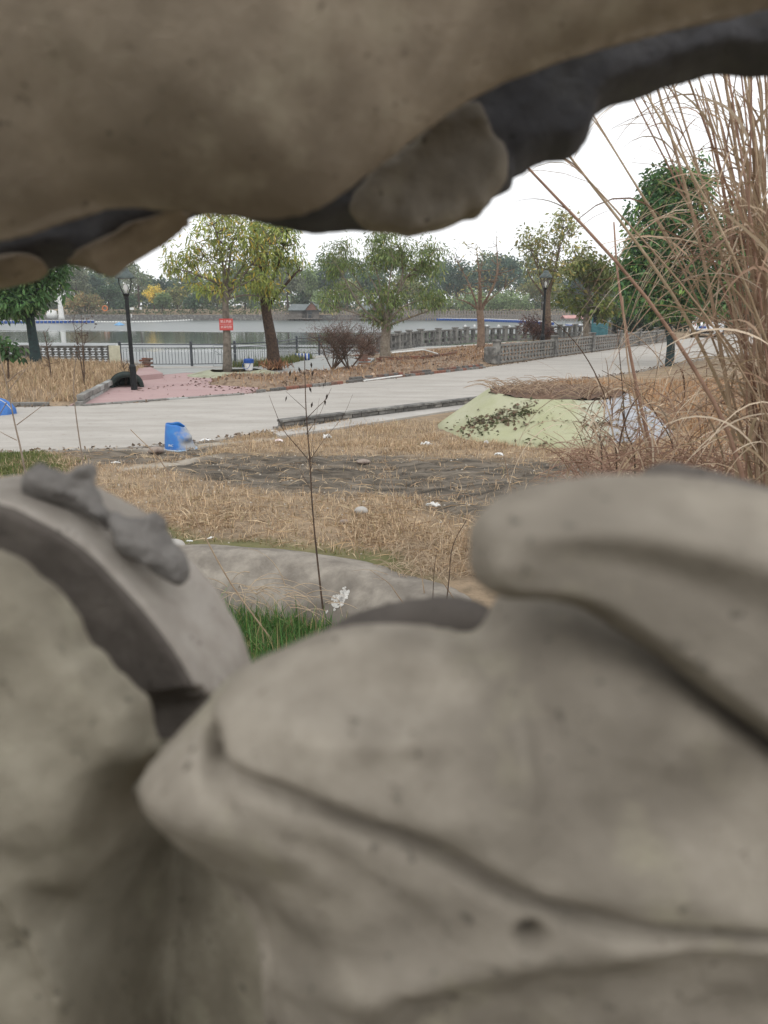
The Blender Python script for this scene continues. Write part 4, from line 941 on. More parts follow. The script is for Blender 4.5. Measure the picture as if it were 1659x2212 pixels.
nn = int(Lw / .62)
for i in range(nn):
    e = dd * ((i + .5) / nn); o = brick_mesh(Lw / nn - .012, .19, .045, i).build('coping_slab', M['stone_dark'], t); o.location = (e[0], e[1], .145); o.rotation_euler = (RND.uniform(-.012, .012), RND.uniform(-.006, .006), azw)
mb = MB().box((dd[0] / 2, dd[1] / 2, .04), (Lw, .085, .16), rz=azw).build('mortar_core', M['stone_dark'], t)
# pale strip at the foot of the wall
tag(MB().prism([tuple(p[:2]) for p in Gp([(590, 938), (760, 908), (1010, 874), (1000, 886), (770, 922), (605, 946)])], -.04, .035).build('footing', M['conc_light']), 'pale concrete footing along the low grey brick wall', kind='structure')
# kerb of loose bricks on the far road edge
A, B = G(560, 848), G(1056, 794); O = A.copy(); O[2] = 0; dd = (B - A)[:2]
t = thing('brick_kerb', 'broken red brown brick kerb between the road and the leaf covered bed', 'kerb', O)
brick_run(t, (0, 0), tuple(dd), 1, .245, .10, .13, [M['brick_brown'], M['brick_grey'], M['brick_red'], M['brick_dark']], miss=.06, jit=.025, z0=-.02)
brick_run(t, tuple(dd * .32 + np.array([-.05, .14])), tuple(dd * .98 + np.array([-.05, .14])), 2, .245, .075, .12, [M['brick_brown'], M['brick_red'], M['brick_dark']], miss=.10, jit=.02, z0=-.01)
# kerb in front of the pink paving
A, B = G(190, 876), G(552, 850); O = A.copy(); O[2] = 0; dd = (B - A)[:2]
t = thing('paving_kerb', 'crumbling grey kerb stones between the road and the pink paving', 'kerb', O)
brick_run(t, (0, 0), tuple(dd), 1, .5, .085, .16, [M['greypath'], M['brick_grey'], M['stone_mid']], miss=.05, jit=.012, name='kerb_stone', z0=-.045)
# low stone edge of the left dry bed
A, B = G(-60, 878), G(172, 875); C_ = G(246, 834); O = A.copy(); O[2] = 0
t = thing('bed_edging', 'low grey stone edging of the left dry grass bed', 'kerb', O)
brick_run(t, (0, 0), tuple((B - A)[:2]), 1, .6, .12, .16, [M['stone_mid'], M['brick_grey']], miss=.0, name='kerb_stone', z0=-.04)
brick_run(t, tuple((B - A)[:2]), tuple((C_ - A)[:2]), 2, .5, .13, .16, [M['stone_mid'], M['greypath'], M['brick_grey']], miss=.02, name='kerb_stone', z0=-.04)
# red brick planter corner by the railing
A, B = G(306, 798), G(331, 799); O = B.copy(); O[2] = 0
t = thing('brick_planter', 'small red brick planter corner between the dry bed and the railing', 'planter', O)
brick_run(t, tuple((A - B)[:2]), (0, 0), 6, .22, .068, .11, [M['brick_red'], M['brick_brown']], miss=0, z0=0)
# stack of red bricks and curved low wall under the spreading tree
O = AY(782, 787, 30.8); O[2] = gz(O[0], O[1])
t = thing('brick_stack', 'untidy stack of thin red bricks beside the pale trunked tree', 'brick stack', O)
for k in range(2): brick_run(t, (-.2, k * .13), (.34, k * .13), 7, .24, .06, .115, [M['brick_red'], M['brick_brown'], M['brick_pale']], miss=.015, jit=.03, z0=0)
pts = [AY(u, v, yy) for u, v, yy in ((815, 775, 31.6), (860, 776, 31.6), (910, 772, 32.2), (950, 768, 33.2), (985, 762, 35))]; O = pts[0].copy(); O[2] = gz(O[0], O[1]) - .02
t = thing('curved_brick_wall', 'low curved red brick wall behind the pale trunk and white pipe', 'wall', O)
for a, c in zip(pts[:-1], pts[1:]): brick_run(t, tuple((a - O)[:2]), tuple((c - O)[:2]), 4, .24, .06, .115, [M['brick_red'], M['brick_brown'], M['brick_brown']], miss=.01, jit=.015)
pp = [AY(u, v, yy) for u, v, yy in ((846, 762, 31.5), (900, 757, 31.9), (916, 756, 32), (945, 764, 32.8))]
tag(MB().tube(crom(pp, 4), .028, 7).build('white_pipe', M['white']), 'bent white plastic pipe lying along the curved brick wall', 'pipe')
pp = [G(786, 822, .2), G(868, 811, .2)]; tag(MB().tube(pp, .022, 5).build('white_lath', M['white']), 'long white wooden lath lying in the leaf covered bed', 'lath')
pp = [AY(u, v, 37.5) for u, v in ((1168, 770), (1172, 764), (1182, 760), (1200, 762), (1216, 761))]
tag(MB().tube(crom([p + np.array([0, 0, .08]) for p in pp], 4), .03, 6).build('pale_log', M['bark_pale']), 'bent pale dead branch lying behind the ornate balustrade', 'branch')

# ------------------------------------------------------------------ green mound planter and tree mound
def mound(name, label, c, rb, rt, h, matf, n=64, flat=1.0, soil=None):
    t = thing(name, label, 'planter', (c[0], c[1], 0)); mb = MB(); rings = [(0, -.1), (0, 0), (.18, .2), (.5, .52), (.8, .82), (.93, .96), (1, 1.0)]
    V = []; F = []
    for f, hz in rings:
        for k in range(n):
            a = 2 * math.pi * k / n; r = (rb + (rt - rb) * f) * (1 + .03 * math.sin(3 * a + 1) + .02 * math.sin(7 * a + f * 2)); nz = .10 * float(vnoise(np.array(r * math.cos(a) * 1.0), np.array(r * math.sin(a)), np.array(f), 1.8, 3))
            V.append((r * math.cos(a) + nz, r * math.sin(a) * flat + nz, h * hz + nz * (hz > 0.1)))
    for i in range(len(rings) - 1):
        for k in range(n): j = (k + 1) % n; F.append((i * n + k, i * n + j, i * n + n + j, i * n + n + k))
    mb.add(V, F).build('skirt', matf, t, smooth=True)
    if soil:
        s = MB(); V = [(0, 0, h * 1.16)]; F = []
        for q, (f, dz) in enumerate(((.4, .09), (.8, .05), (1.0, .012))):
            for k in range(n): a = 2 * math.pi * k / n; V.append((rt * f * math.cos(a), rt * f * math.sin(a) * flat, h + dz + RND.uniform(-.03, .03)))
        F = [(0, 1 + k, 1 + (k + 1) % n) for k in range(n)] + [(1 + q * n + k, 1 + q * n + n + k, 1 + q * n + n + (k + 1) % n, 1 + q * n + (k + 1) % n) for q in range(2) for k in range(n)]
        s.add(V, F).build('soil', soil, t, smooth=True)
    return t
def mound_mat():
    m, t, p = nodes('painted_mound'); p.inputs['Roughness'].default_value = .9; v = objpos(t); sx = t.nodes.new('ShaderNodeSeparateXYZ'); t.links.new(v, sx.inputs[0])
    g1 = mix(t, ramp(t, noise(t, 1.5, 5, .6, v), .35, .65), (.335, .345, .205), (.395, .395, .275))
    pale = mix(t, ramp(t, noise(t, 2.5, 5, .6, v), .35, .65), (.38, .39, .30), (.43, .43, .345))
    c = mix(t, ramp(t, sx.outputs[0], -.9, .35), g1, pale)
    blue = mix(t, ramp(t, noise(t, 4, 5, .6, v), .35, .65), (.31, .33, .365), (.38, .395, .42)); c = mix(t, ramp(t, sx.outputs[0], .52, .60), c, blue)
    dirt = ramp(t, noise(t, 3.2, 7, .75, v), .60, .68); c = mix(t, dirt, c, (.20, .18, .10))
    t.links.new(c, p.inputs['Base Color']); bump(t, p, noise(t, 18, 6, .7, v), .5, .02); return m
M['soil'] = pm('dark_soil', (.17, .105, .07), (.085, .055, .04), 8, .95, bmp=.8, bscale=30)
MC = (3.1, 14.6)
mound('painted_mound', 'round yellow green painted concrete planter mound with pale blue right side', MC, 2.12, 1.2, .66, mound_mat(), soil=M['soil'])
# patches of dark leaf litter and creepers on the mound
def slope_pt(a, f):
    r = 2.12 + (1.2 - 2.12) * f; return np.array([MC[0] + r * math.cos(a), MC[1] + r * math.sin(a), .66 * (f * 1.02) + .012])
P = []
for _ in range(430):
    s = RND.random(); a = rad(206 + s * 42 + RND.gauss(0, 7)); f = .16 + s * .62 + RND.gauss(0, .10)
    if .02 < f < .97: P.append(slope_pt(a, f))
for _ in range(320):
    a = rad(RND.choice([222, 250, 263, 278, 290]) + RND.gauss(0, 5)); f = RND.choice([.05, .12, .45]) + RND.gauss(0, .07)
    if .01 < f < .97: P.append(slope_pt(a, f))
for _ in range(60): P.append(slope_pt(rad(RND.uniform(255, 345)), RND.uniform(.02, .95)))
P = np.array(P); D = RNG.normal(size=P.shape) * np.array([1, .8, .35]); D /= np.linalg.norm(D, axis=1)[:, None]; P[:, 2] += .012
D[:, 2] *= .6
V, F = leaf_quads(P, D, RNG.uniform(.05, .12, len(P)), RNG.uniform(.015, .035, len(P)))
tag(npmesh('mound_leaves', V, F, M['leaf'], cols=np.repeat(pick([(.17, .145, .09), (.12, .10, .07), (.11, .125, .06), (.24, .17, .12)], len(P)), 4, 0)), 'dark dead leaves and creepers lying on the painted mound', kind='stuff')
def dead_twigs(name, label, centre, rx, ry, n, hgt, L, pal, z, r=.006, lie=.6):
    mb = MB(); V = []; 
    for _ in range(n):
        a = RND.uniform(0, 6.28); q = math.sqrt(RND.random()); x, y_ = centre[0] + rx * q * math.cos(a), centre[1] + ry * q * math.sin(a); l = L * RND.uniform(.5, 1.3); az = RND.uniform(0, 6.28); el = RND.uniform(-.1, 1.2) * (1 - lie) + .1
        p = np.array([x, y_, z if not callable(z) else z(x, y_)]); d = np.array([math.cos(az) * math.cos(el), math.sin(az) * math.cos(el), math.sin(el)])
        m1 = p + d * l * .5 + np.array([0, 0, l * .14]); e = p + d * l + np.array([0, 0, -l * .05]); mb.tube(crom([p, m1, e], 3), np.linspace(r, r * .4, 7), 4, cap=False)
    return tag(mb.build(name, pal), label, kind='stuff')
dead_twigs('dead_stalks', 'tangle of dead stalks on top of the painted mound', MC, 1.12, 1.1, 260, .2, .55, M['straw'], .68, .007, .75)
tree_mound_mat = pm('mossy_mound', (.36, .37, .27), (.27, .28, .20), 2, .95, bmp=.5, c3=(.22, .2, .14), s3=3)
mound('tree_mound', 'low greenish concrete mound around the foot of the signed tree', (BT1[0] + .35, BT1[1] - .6), 1.65, .8, .16, tree_mound_mat, flat=.75)

# ------------------------------------------------------------------ white car
def car():
    b = G(1527, 727); t = thing('parked_car', 'white saloon car seen from behind on the road past the dry reeds', 'car', (b[0], b[1], 0), rz=-rad(30))
    paint = pm('white_car_paint', (.78, .79, .80), (.74, .75, .76), 2, .22, spec=.5, world=False)
    st = [(-2.30, .62, .42, .70), (-2.26, .80, .30, .90), (-2.1, .87, .25, 1.0), (-1.6, .90, .22, 1.03), (-.6, .91, .20, .99), (.6, .91, .20, .97), (1.3, .90, .22, .93), (1.9, .86, .25, .82), (2.22, .74, .32, .68), (2.28, .55, .42, .58)]
    mb = MB(); n = 10
    for y, hw, zb, zt in st:
        m_ = zb + (zt - zb) * .55
        mb.V += [(-hw * .82, y, zb), (-hw * .97, y, zb + .12), (-hw, y, m_), (-hw * .96, y, zt - .07), (-hw * .82, y, zt), (hw * .82, y, zt), (hw * .96, y, zt - .07), (hw, y, m_), (hw * .97, y, zb + .12), (hw * .82, y, zb)]
    for i in range(len(st) - 1):
        for k in range(n): j = (k + 1) % n; mb.F.append((i * n + k, i * n + j, i * n + n + j, i * n + n + k))
    mb.F += [tuple(range(n)), tuple(range(len(mb.V) - 1, len(mb.V) - n - 1, -1))]; mb.build('body', paint, t, smooth=True)
    rf = MB(); ro = [(-1.85, .78, 1.0), (-1.05, .64, 1.40), (-.6, .63, 1.46), (.2, .64, 1.46), (.65, .66, 1.38), (1.35, .80, .95)]
    for y, hw, z in ro: rf.V += [(-hw, y, z), (hw, y, z), (hw * .97, y, z - .06), (-hw * .97, y, z - .06)]
    for i in range(len(ro) - 1):
        for k in range(4): j = (k + 1) % 4; rf.F.append((i * 4 + k, i * 4 + j, i * 4 + 4 + j, i * 4 + 4 + k))
    rf.F += [(0, 1, 2, 3), (23, 22, 21, 20)]; rf.build('roof', paint, t, smooth=True)
    MB().add([(-.68, -1.80, 1.045), (.68, -1.80, 1.045), (.57, -1.10, 1.395), (-.57, -1.10, 1.395)], [(0, 1, 2, 3)]).build('rear_window', M['glass'], t)
    for s in (-1, 1):
        MB().add([(s * .86, -1.55, 1.0), (s * .86, 1.1, .98), (s * .665, .55, 1.39), (s * .645, -.95, 1.40)], [(0, 1, 2, 3)]).build('side_window', M['glass'], t)
        MB().add([(s * .44, -2.31, .80), (s * .86, -2.15, .82), (s * .87, -2.12, .93), (s * .44, -2.28, .91), (s * .44, -2.2, .8), (s * .8, -2.0, .82), (s * .8, -2.0, .93), (s * .44, -2.2, .91)], [(0, 1, 2, 3), (3, 2, 6, 7), (0, 4, 5, 1), (1, 5, 6, 2), (0, 3, 7, 4)]).build('tail_light', M['red'], t)
        for y in (-1.4, 1.4):
            wl = thing('wheel', None, None, (s * .80, y, .31)); wl.parent = t
            prof = [(.31, -.1), (.31, .1)]
            ty = MB().lathe([(.20, -.10), (.29, -.10), (.315, -.06), (.315, .06), (.29, .10), (.20, .10)], n=20).build('tyre', M['black'], wl); ty.rotation_euler = (0, math.pi / 2, 0)
            rm = MB().lathe([(.21, -.085), (.21, .085)], n=20).build('rim', M['steel'], wl); rm.rotation_euler = (0, math.pi / 2, 0)
        MB().box((s * .95, .55, 1.0), (.18, .1, .12), bev=.02).build('mirror', paint, t)
    MB().box((0, -2.28, .40), (1.5, .12, .20), bev=.04).build('bumper', M['black'], t)
    MB().box((0, -2.325, .70), (.46, .02, .14)).build('number_plate', M['blue_float'], t)
    MB().box((0, -2.31, .84), (.84, .02, .03)).build('chrome_strip', M['steel'], t)
car()
# ------------------------------------------------------------------ small things
def scatter(n, x0, x1, y0, y1, keep):
    x = RNG.uniform(x0, x1, n); y = RNG.uniform(y0, y1, n); p = keep(x, y); k = RNG.random(n) < p; x, y = x[k], y[k]; return np.stack([x, y, gza(x, y) - .01], 1)
def cl(x, y, sc=1.1, lo=-.12, hi=.16): return sstep(lo, hi, vnoise(x, y, x * 0 + 3.3, sc, 3))
def near_keep(x, y):
    m_, g_, s_ = zone(x, y); rd = sd_poly(x, y, ROAD); rs = ridge_side(x, y); md = np.hypot(x - MC[0], y - MC[1])
    p = (.22 + .78 * cl(x, y, 1.1, -.06, .2)) * (1 - m_ * (.72 + .25 * (vnoise(x * .4, y, x * 0, 5.0, 2) > -.02))) * (1 - .8 * s_) * (1 - .75 * g_); return p * (rd > .12) * (rs > .42) * (md > 2.14)
def text_mesh(txt, size, mat, parent, loc, rot, name='lettering', depth=.002):
    cu = bpy.data.curves.new(name, 'FONT'); cu.body = txt; cu.size = size; cu.align_x = 'CENTER'; cu.align_y = 'CENTER'; cu.extrude = depth
    tmp = bpy.data.objects.new('tmp', cu); COL.objects.link(tmp); bpy.context.view_layer.update()
    me = bpy.data.meshes.new_from_object(tmp.evaluated_get(bpy.context.evaluated_depsgraph_get())); bpy.data.objects.remove(tmp)
    me.materials.clear(); me.materials.append(mat); me.name = name
    o = bpy.data.objects.new(name, me); COL.objects.link(o); o.parent = parent; o.location = loc; o.rotation_euler = rot; return o
# red sign nailed to the tree
M['sign_red'] = pm('sign_red', (.50, .085, .075), (.42, .065, .06), 6, .55)
M['sign_white'] = pm('sign_lettering', (.78, .66, .64), (.7, .58, .56), 6, .6)
p = AY(488.5, 701, 26.6 - .17); t = thing('warning_sign', 'red warning sign with two lines of white characters on the tree trunk', 'sign', p, rz=rad(-3))
MB().box((0, 0, 0), (.45, .012, .37), bev=.004).build('plate', M['sign_red'], t); MB().box((0, -.008, .012), (.41, .006, .006)).build('divider', M['sign_white'], t)
text_mesh('禁止钓鱼', .092, M['sign_white'], t, (0, -.009, .088), (math.pi / 2, 0, 0)); text_mesh('水深危险', .092, M['sign_white'], t, (0, -.009, -.082), (math.pi / 2, 0, 0))
# broken blue drum
def drum():
    b = G(390, 967); bz = gz(b[0], b[1]); t = thing('blue_drum', 'broken dented blue plastic drum standing at the near road edge', 'drum', (b[0], b[1], bz - .01))
    m, tr, pr = nodes('blue_plastic'); pr.inputs['Roughness'].default_value = .45; v = objpos(tr); sx = tr.nodes.new('ShaderNodeSeparateXYZ'); tr.links.new(v, sx.inputs[0])
    blue = mix(tr, ramp(tr, noise(tr, 6, 5, .6, v), .3, .7), (.015, .12, .44), (.03, .20, .52)); dust = mix(tr, ramp(tr, noise(tr, 5, 5, .65, v), .3, .7), (.24, .28, .33), (.33, .32, .31))
    md = tr.nodes.new('ShaderNodeMath'); md.operation = 'ADD'; tr.links.new(sx.outputs[0], md.inputs[0]); nn = tr.nodes.new('ShaderNodeMath'); nn.operation = 'MULTIPLY_ADD'; tr.links.new(noise(tr, 7, 4, .6, v), nn.inputs[0]); nn.inputs[1].default_value = .5; nn.inputs[2].default_value = -.25; tr.links.new(nn.outputs[0], md.inputs[1])
    c = mix(tr, ramp(tr, md.outputs[0], .02, .16), blue, dust); tr.links.new(c, pr.inputs['Base Color']); bump(tr, pr, noise(tr, 30, 5, .6, v), .25, .01)
    n = 48; hs_ = np.linspace(0, 1, 16); V = []; F = []
    for lay, ins in ((0, 0), (1, -.010)):
        for f in hs_:
            for k in range(n):
                a = 2 * math.pi * k / n; ca, sa = math.cos(a), math.sin(a)
                top = .42 - .05 * sstep(.1, 1, np.array(ca)) + .005 * math.sin(a * 5)
                z = float(f * top); r = .240 - .090 * f ** 1.3 + ins
                dent = .06 * math.exp(-((ca - .88) ** 2 + (sa + .45) ** 2) / .25) * math.exp(-((z - .22) / .06) ** 2)
                dent -= .05 * math.exp(-((ca - .85) ** 2 + (sa + .45) ** 2) / .2) * math.exp(-((z - .12) / .035) ** 2)
                cx = -.062 * (z / .43); V.append((cx + (r + dent) * ca, (r + dent) * sa, z))
    m_ = len(hs_)
    for lay in range(2):
        for i in range(m_ - 1):
            for k in range(n): j = (k + 1) % n; o_ = lay * m_ * n; q = (o_ + i * n + k, o_ + i * n + j, o_ + i * n + n + j, o_ + i * n + n + k); F.append(q if lay == 0 else q[::-1])
    for k in range(n): j = (k + 1) % n; a0 = (m_ - 1) * n; b0 = m_ * n + a0; F.append((a0 + k, a0 + j, b0 + j, b0 + k))
    MB().add(V, F).build('shell', m, t, smooth=True)
    rim = pm('drum_rim', (.20, .36, .56), (.40, .46, .50), 5, .5, world=False); MB().lathe([(.23, 0), (.262, .004), (.266, .026), (.248, .036), (.235, .03)], n=40, cap=False).build('rim', rim, t, smooth=True)
    MB().tube([(.20, -.11, .05), (.245, -.12, .035), (.27, -.15, -.015), (.235, -.18, -.03)], .009, 6).build('handle', M['white'], t)
    a = rad(-108); text_mesh('INC', .05, M['white'], t, (-.09, -.236, .105), (math.pi / 2 - .1, 0, rad(-18)))
drum()
# small blue and white paint bucket by the tree, striped float by the railing
b = AY(538, 802, 26.4); b[2] = .13; t = thing('paint_bucket', 'small white paint bucket with a blue top and wire handle beside the signed tree', 'bucket', b)
MB().lathe([(.12, 0), (.15, .26)], n=20).build('tub', M['white'], t); MB().lathe([(.151, .23), (.165, .24), (.168, .33), (.155, .36), (.13, .37), (.12, .33)], n=20).build('collar', M['blue_float'], t)
MB().tube(crom([(-.14, -.05, .25), (-.19, -.08, .14), (-.10, -.15, .05), (.02, -.16, .10), (.08, -.14, .24)], 4), .009, 5).build('handle', M['blue_float'], t)
b = AY(653, 771, 33.0); b[2] = .14; t = thing('striped_float', 'blue and white striped plastic float lying by the railing', 'float', b, rz=.1)
for k in range(9):
    m_ = M['white'] if k % 2 else M['blue_float']; o = MB().lathe([(.13, 0), (.15, .015), (.15, .05), (.13, .065)], n=14).build('ring', m_, t); o.rotation_euler = (0, math.pi / 2, 0); o.location = (-.3 + k * .066, 0, 0)
b = AY(505, 905, 1); b = AY(-14, 886, 16.6); b[2] = 0
V = []; n = 28; rings = ((.42, 0), (.41, .10), (.36, .20), (.25, .29), (.10, .33))
for r, z in rings:
    for k in range(n): a = 2 * math.pi * k / n; q = 1 + .07 * math.sin(4 * a + z * 9) + .04 * math.sin(9 * a); V.append((r * q * math.cos(a), r * q * math.sin(a) * .7, z * (1 + .06 * math.sin(3 * a))))
V.append((0, 0, .335)); F = [(i * n + k, i * n + (k + 1) % n, i * n + n + (k + 1) % n, i * n + n + k) for i in range(4) for k in range(n)] + [(4 * n + k, 4 * n + (k + 1) % n, 5 * n) for k in range(n)]
t = thing('blue_bundle', 'blue tarpaulin bundle with white cords at the left frame edge on the road', 'bundle', b); MB().add(V, F).build('cover', pm('blue_tarp', (.06, .19, .50), (.04, .13, .38), 5, .5, bmp=.6, bscale=9), t, smooth=True)
for a0 in (0.3, 1.4): MB().tube([(.44 * math.cos(a0 + k) * .98, -.32 * abs(math.sin(k * 1.0)) , .02 + .31 * math.sin(k * 3.14 / 1.6)) for k in np.linspace(0, 1.6, 9)], .008, 5).build('cord', M['white'], t)
# stones and litter
def stone(label, u, v, sx, sy, sz, m, rz=0, sink=.3, name='stone', amp=.16, seed=0, group=None):
    b = G(u, v); b[2] = gz(b[0], b[1]); bm = bmesh.new(); bmesh.ops.create_icosphere(bm, subdivisions=3, radius=1)
    for q in bm.verts:
        c = q.co; k = 1 + amp * 2 * float(vnoise(np.array(c.x + seed), np.array(c.y), np.array(c.z + seed * 2), 1.3, 3)); q.co = Vector((c.x * sx * k, c.y * sy * k, c.z * sz * k + sz * (1 - sink)))
    me = bpy.data.meshes.new(name); bm.to_mesh(me); bm.free(); me.materials.append(m); me.polygons.foreach_set('use_smooth', [True] * len(me.polygons))
    o = bpy.data.objects.new(name, me); COL.objects.link(o); o.location = b; o.rotation_euler = (0, 0, rz); tag(o, label, 'stone', group); return o
M['stone_warm'] = pm('field_stone', (.36, .31, .26), (.22, .17, .145), 5, .9, bmp=.4, c3=(.14, .10, .085), s3=4, world=False)
stone('flat pinkish stone lying just left of the broken blue drum', 337, 976, .125, .10, .058, M['stone_warm'], .2, seed=1)
stone('rounded pale stone half sunk in the dry grass right of the thin sapling', 781, 1109, .075, .06, .05, M['conc_light'], seed=2)
stone('flat pale stone at the left end of the pond bank', 372, 1186, .13, .08, .05, M['conc_light'], seed=3)
stone('small tan stone in the grass between the sapling and the rounded pale stone', 744, 1131, .055, .035, .025, M['stone_warm'], seed=4)
stone('tan stone at the foot of the dry grass band left of the mound', 784, 1003, .10, .07, .035, M['stone_warm'], seed=5)
M['plastic'] = pm('white_plastic', (.74, .74, .73), (.6, .6, .58), 12, .4); M['plastic_pink'] = pm('pinkish_plastic', (.66, .52, .50), (.74, .70, .69), 14, .45)
def litter(label, u, v, L, W, H, m=None, rz=0.0, seed=0, name='plastic_scrap'):
    b = G(u, v); b[2] = gz(b[0], b[1]) + .012; r = random.Random(seed); n, k = 9, 6; V = []; F = []
    for i in range(n):
        for j in range(k):
            x = (i / (n - 1) - .5) * L * (1 + .1 * r.uniform(-1, 1)); e = math.sin(math.pi * i / (n - 1)) ** .6; y = (j / (k - 1) - .5) * W * (e * .8 + .25) + r.uniform(-.12, .12) * W
            V.append((x, y, .02 + H * r.random() * (.4 + .6 * e)))
    F = [(i * k + j, i * k + k + j, i * k + k + j + 1, i * k + j + 1) for i in range(n - 1) for j in range(k - 1)]
    o = MB().add(V, F).build(name, m or M['plastic'], smooth=False); sm = o.modifiers.new('thickness', 'SOLIDIFY'); sm.thickness = .004
    o.location = b; o.rotation_euler = (0, 0, rz); tag(o, label, 'litter'); return o
for i, a in enumerate([('pinkish plastic scrap in the dry grass below the left end of the brick wall', 603, 957, .13, .09, .05, M['plastic_pink'], .3), ('white plastic scrap in the grass straight behind the thin sapling', 707, 948, .15, .12, .09, None, .5), ('flat white paper scraps beside the broken blue drum', 447, 955, .24, .10, .03, None, .2),
      ('torn white plastic scrap in the grass left of the painted mound', 920, 966, .19, .07, .06, None, .4), ('small bluish white scrap below the left foot of the painted mound', 1050, 962, .07, .06, .06, None, 0), ('white bottle scrap lying in the churned mud', 935, 1093, .17, .06, .05, None, -.2), ('white cap shaped scrap under the reed stalk by the mud', 1078, 989, .14, .07, .05, None, 0),
      ('white plastic scrap caught in the reeds below the mound', 1398, 1028, .12, .10, .09, None, 0), ('thin white flake beside the flat pale stone', 410, 1180, .06, .03, .015, None, 0), ('long thin white flake left of the sapling at the pond bank', 455, 1172, .07, .025, .012, None, 1), ('white flake on the pond bank', 590, 935, .16, .05, .02, None, .1), ('pale scrap of foil lying near the road left of the stone', 250, 1003, .13, .05, .02, None, .1)]):
    litter(*a, seed=i)
P = scatter(9000, -4.5, 6.5, 7.0, 13.5, lambda x, y: zone(x, y)[0] * (.2 + .8 * cl(x, y, 2.0)) * (sd_poly(x, y, ROAD) > .1)); V = []; F = []
for a, b, c in P:
    s = RND.uniform(.008, .032); k = len(V); q = [RND.uniform(.6, 1.3) for _ in range(6)]; V += [(a + s * q[0], b, c), (a, b + s * q[1], c), (a - s * q[2], b, c), (a, b - s * q[3], c), (a + s * .2, b, c + s * q[4] * .8)]; F += [(k + i, k + (i + 1) % 4, k + 4) for i in range(4)]
tag(npmesh('mud_clods', np.array(V), F, pm('mud_clod', (.17, .14, .11), (.075, .062, .05), 9, .95)), 'dark clods of churned mud along the wheel ruts', kind='stuff')
# small pale stones and chips scattered over the soil, uncountable
def chips():
    n = 700; x = RNG.uniform(-4, 4.5, n); y = RNG.uniform(6.9, 13.5, n); z = gza(x, y); ok = (z > -.12) & (sd_poly(x, y, ROAD) > .1); x, y, z = x[ok], y[ok], z[ok]; V = []; F = []
    for a, b, c in zip(x, y, z):
        s = RND.uniform(.006, .02); k = len(V); V += [(a + s, b, c), (a, b + s, c), (a - s, b, c), (a, b - s, c), (a, b, c + s * .9), (a, b, c - s)]; F += [(k + i, k + (i + 1) % 4, k + 4) for i in range(4)]
    tag(MB().add(V, F).build('pebbles', pm('pebbles', (.52, .48, .42), (.3, .26, .21), 15, .9)), 'small pale stones and shell chips scattered on the soil', kind='stuff')
chips()
# white paint splash on the pond bank
V = []; F = []
bpy.context.view_layer.update()
for i in range(46):
    u, v = 735 + RND.gauss(0, 9), 0; v = 1294 - (u - 735) * .9 + RND.gauss(0, 8); ok, q, nrm, _i = BANK.ray_cast(Vector(CAMP), Vector(ray(u, v)).normalized())
    if not ok: continue
    nrm = nrm if nrm.z > 0 else -nrm; e1 = nrm.orthogonal().normalized(); e2 = nrm.cross(e1); s_ = RND.uniform(.010, .026); k = len(V); m_ = 7
    V += [tuple(q + nrm * .004 + (e1 * math.cos(a) + e2 * math.sin(a)) * s_ * RND.uniform(.5, 1.4)) for a in np.linspace(0, 2 * math.pi, m_, endpoint=False)]; F.append(tuple(range(k, k + m_)))
tag(MB().add(V, F).build('paint_splash', M['conc_light'] if False else pm('splash', (.56, .55, .52), (.36, .34, .31), 60, .8)), 'white paint splash on the concrete pond bank', kind='stuff')
# black hood over a culvert by the pink paving
b = G(276, 836); t = thing('black_hood', 'black green arched hood over a dark opening beside the near lantern', 'hood', (b[0], b[1], -.02), rz=rad(12)); V = []; F = []; n = 16
for lay, (R_, H_) in enumerate(((.40, .47), (.30, .30))):
    for y_ in (-.28, .5):
        for k in range(n + 1): a = math.pi * k / n; V.append((R_ * math.cos(a) * (1.15 if y_ < 0 else .95), y_, H_ * math.sin(a) ** .8 * (1 if y_ < 0 else .8)))
s = n + 1
for k in range(n): F += [(k, k + 1, s + k + 1, s + k), (2 * s + k, 3 * s + k, 3 * s + k + 1, 2 * s + k + 1), (k, 2 * s + k, 2 * s + k + 1, k + 1)]
F += [tuple(range(s, 2 * s))]
MB().add(V, F).build('arch', pm('hood_black_green', (.022, .036, .032), (.014, .02, .018), 6, .5, bmp=.3, bscale=8), t, smooth=True)
MB().box((0, -.12, .0), (.66, .3, .05)).build('sill', M['black'], t)
# dry tuft at the foot of the leaning trunk
def tuft(name, label, b, n, L, pal, spread=.25, w=.012, cat='grass tuft', group=None):
    a = RNG.uniform(0, 2 * math.pi, n); P = np.stack([RNG.normal(0, spread * .3, n), RNG.normal(0, spread * .3, n), np.zeros(n)], 1); el = RNG.uniform(.5, 1.4, n); D = np.stack([np.cos(a) * np.cos(el), np.sin(a) * np.cos(el), np.sin(el)], 1)
    V, F = leaf_quads(P, D, L * RNG.uniform(.5, 1.2, n), np.full(n, w)); o = npmesh(name, V, F, M['dry'], cols=np.repeat(pick(pal, n), 4, 0)); o.location = b; return tag(o, label, cat, group)
STR = [(.40, .27, .15, 3), (.48, .35, .21, 2), (.30, .18, .10, 2), (.20, .12, .07, 1)]
tuft('dry_tuft', 'rust brown dry tuft around the foot of the leaning trunk', BT2 + np.array([.02, -.35, -.02]), 160, .42, [(.26, .13, .07, 2), (.18, .09, .05, 1), (.34, .2, .11, 1)], .9, .02)

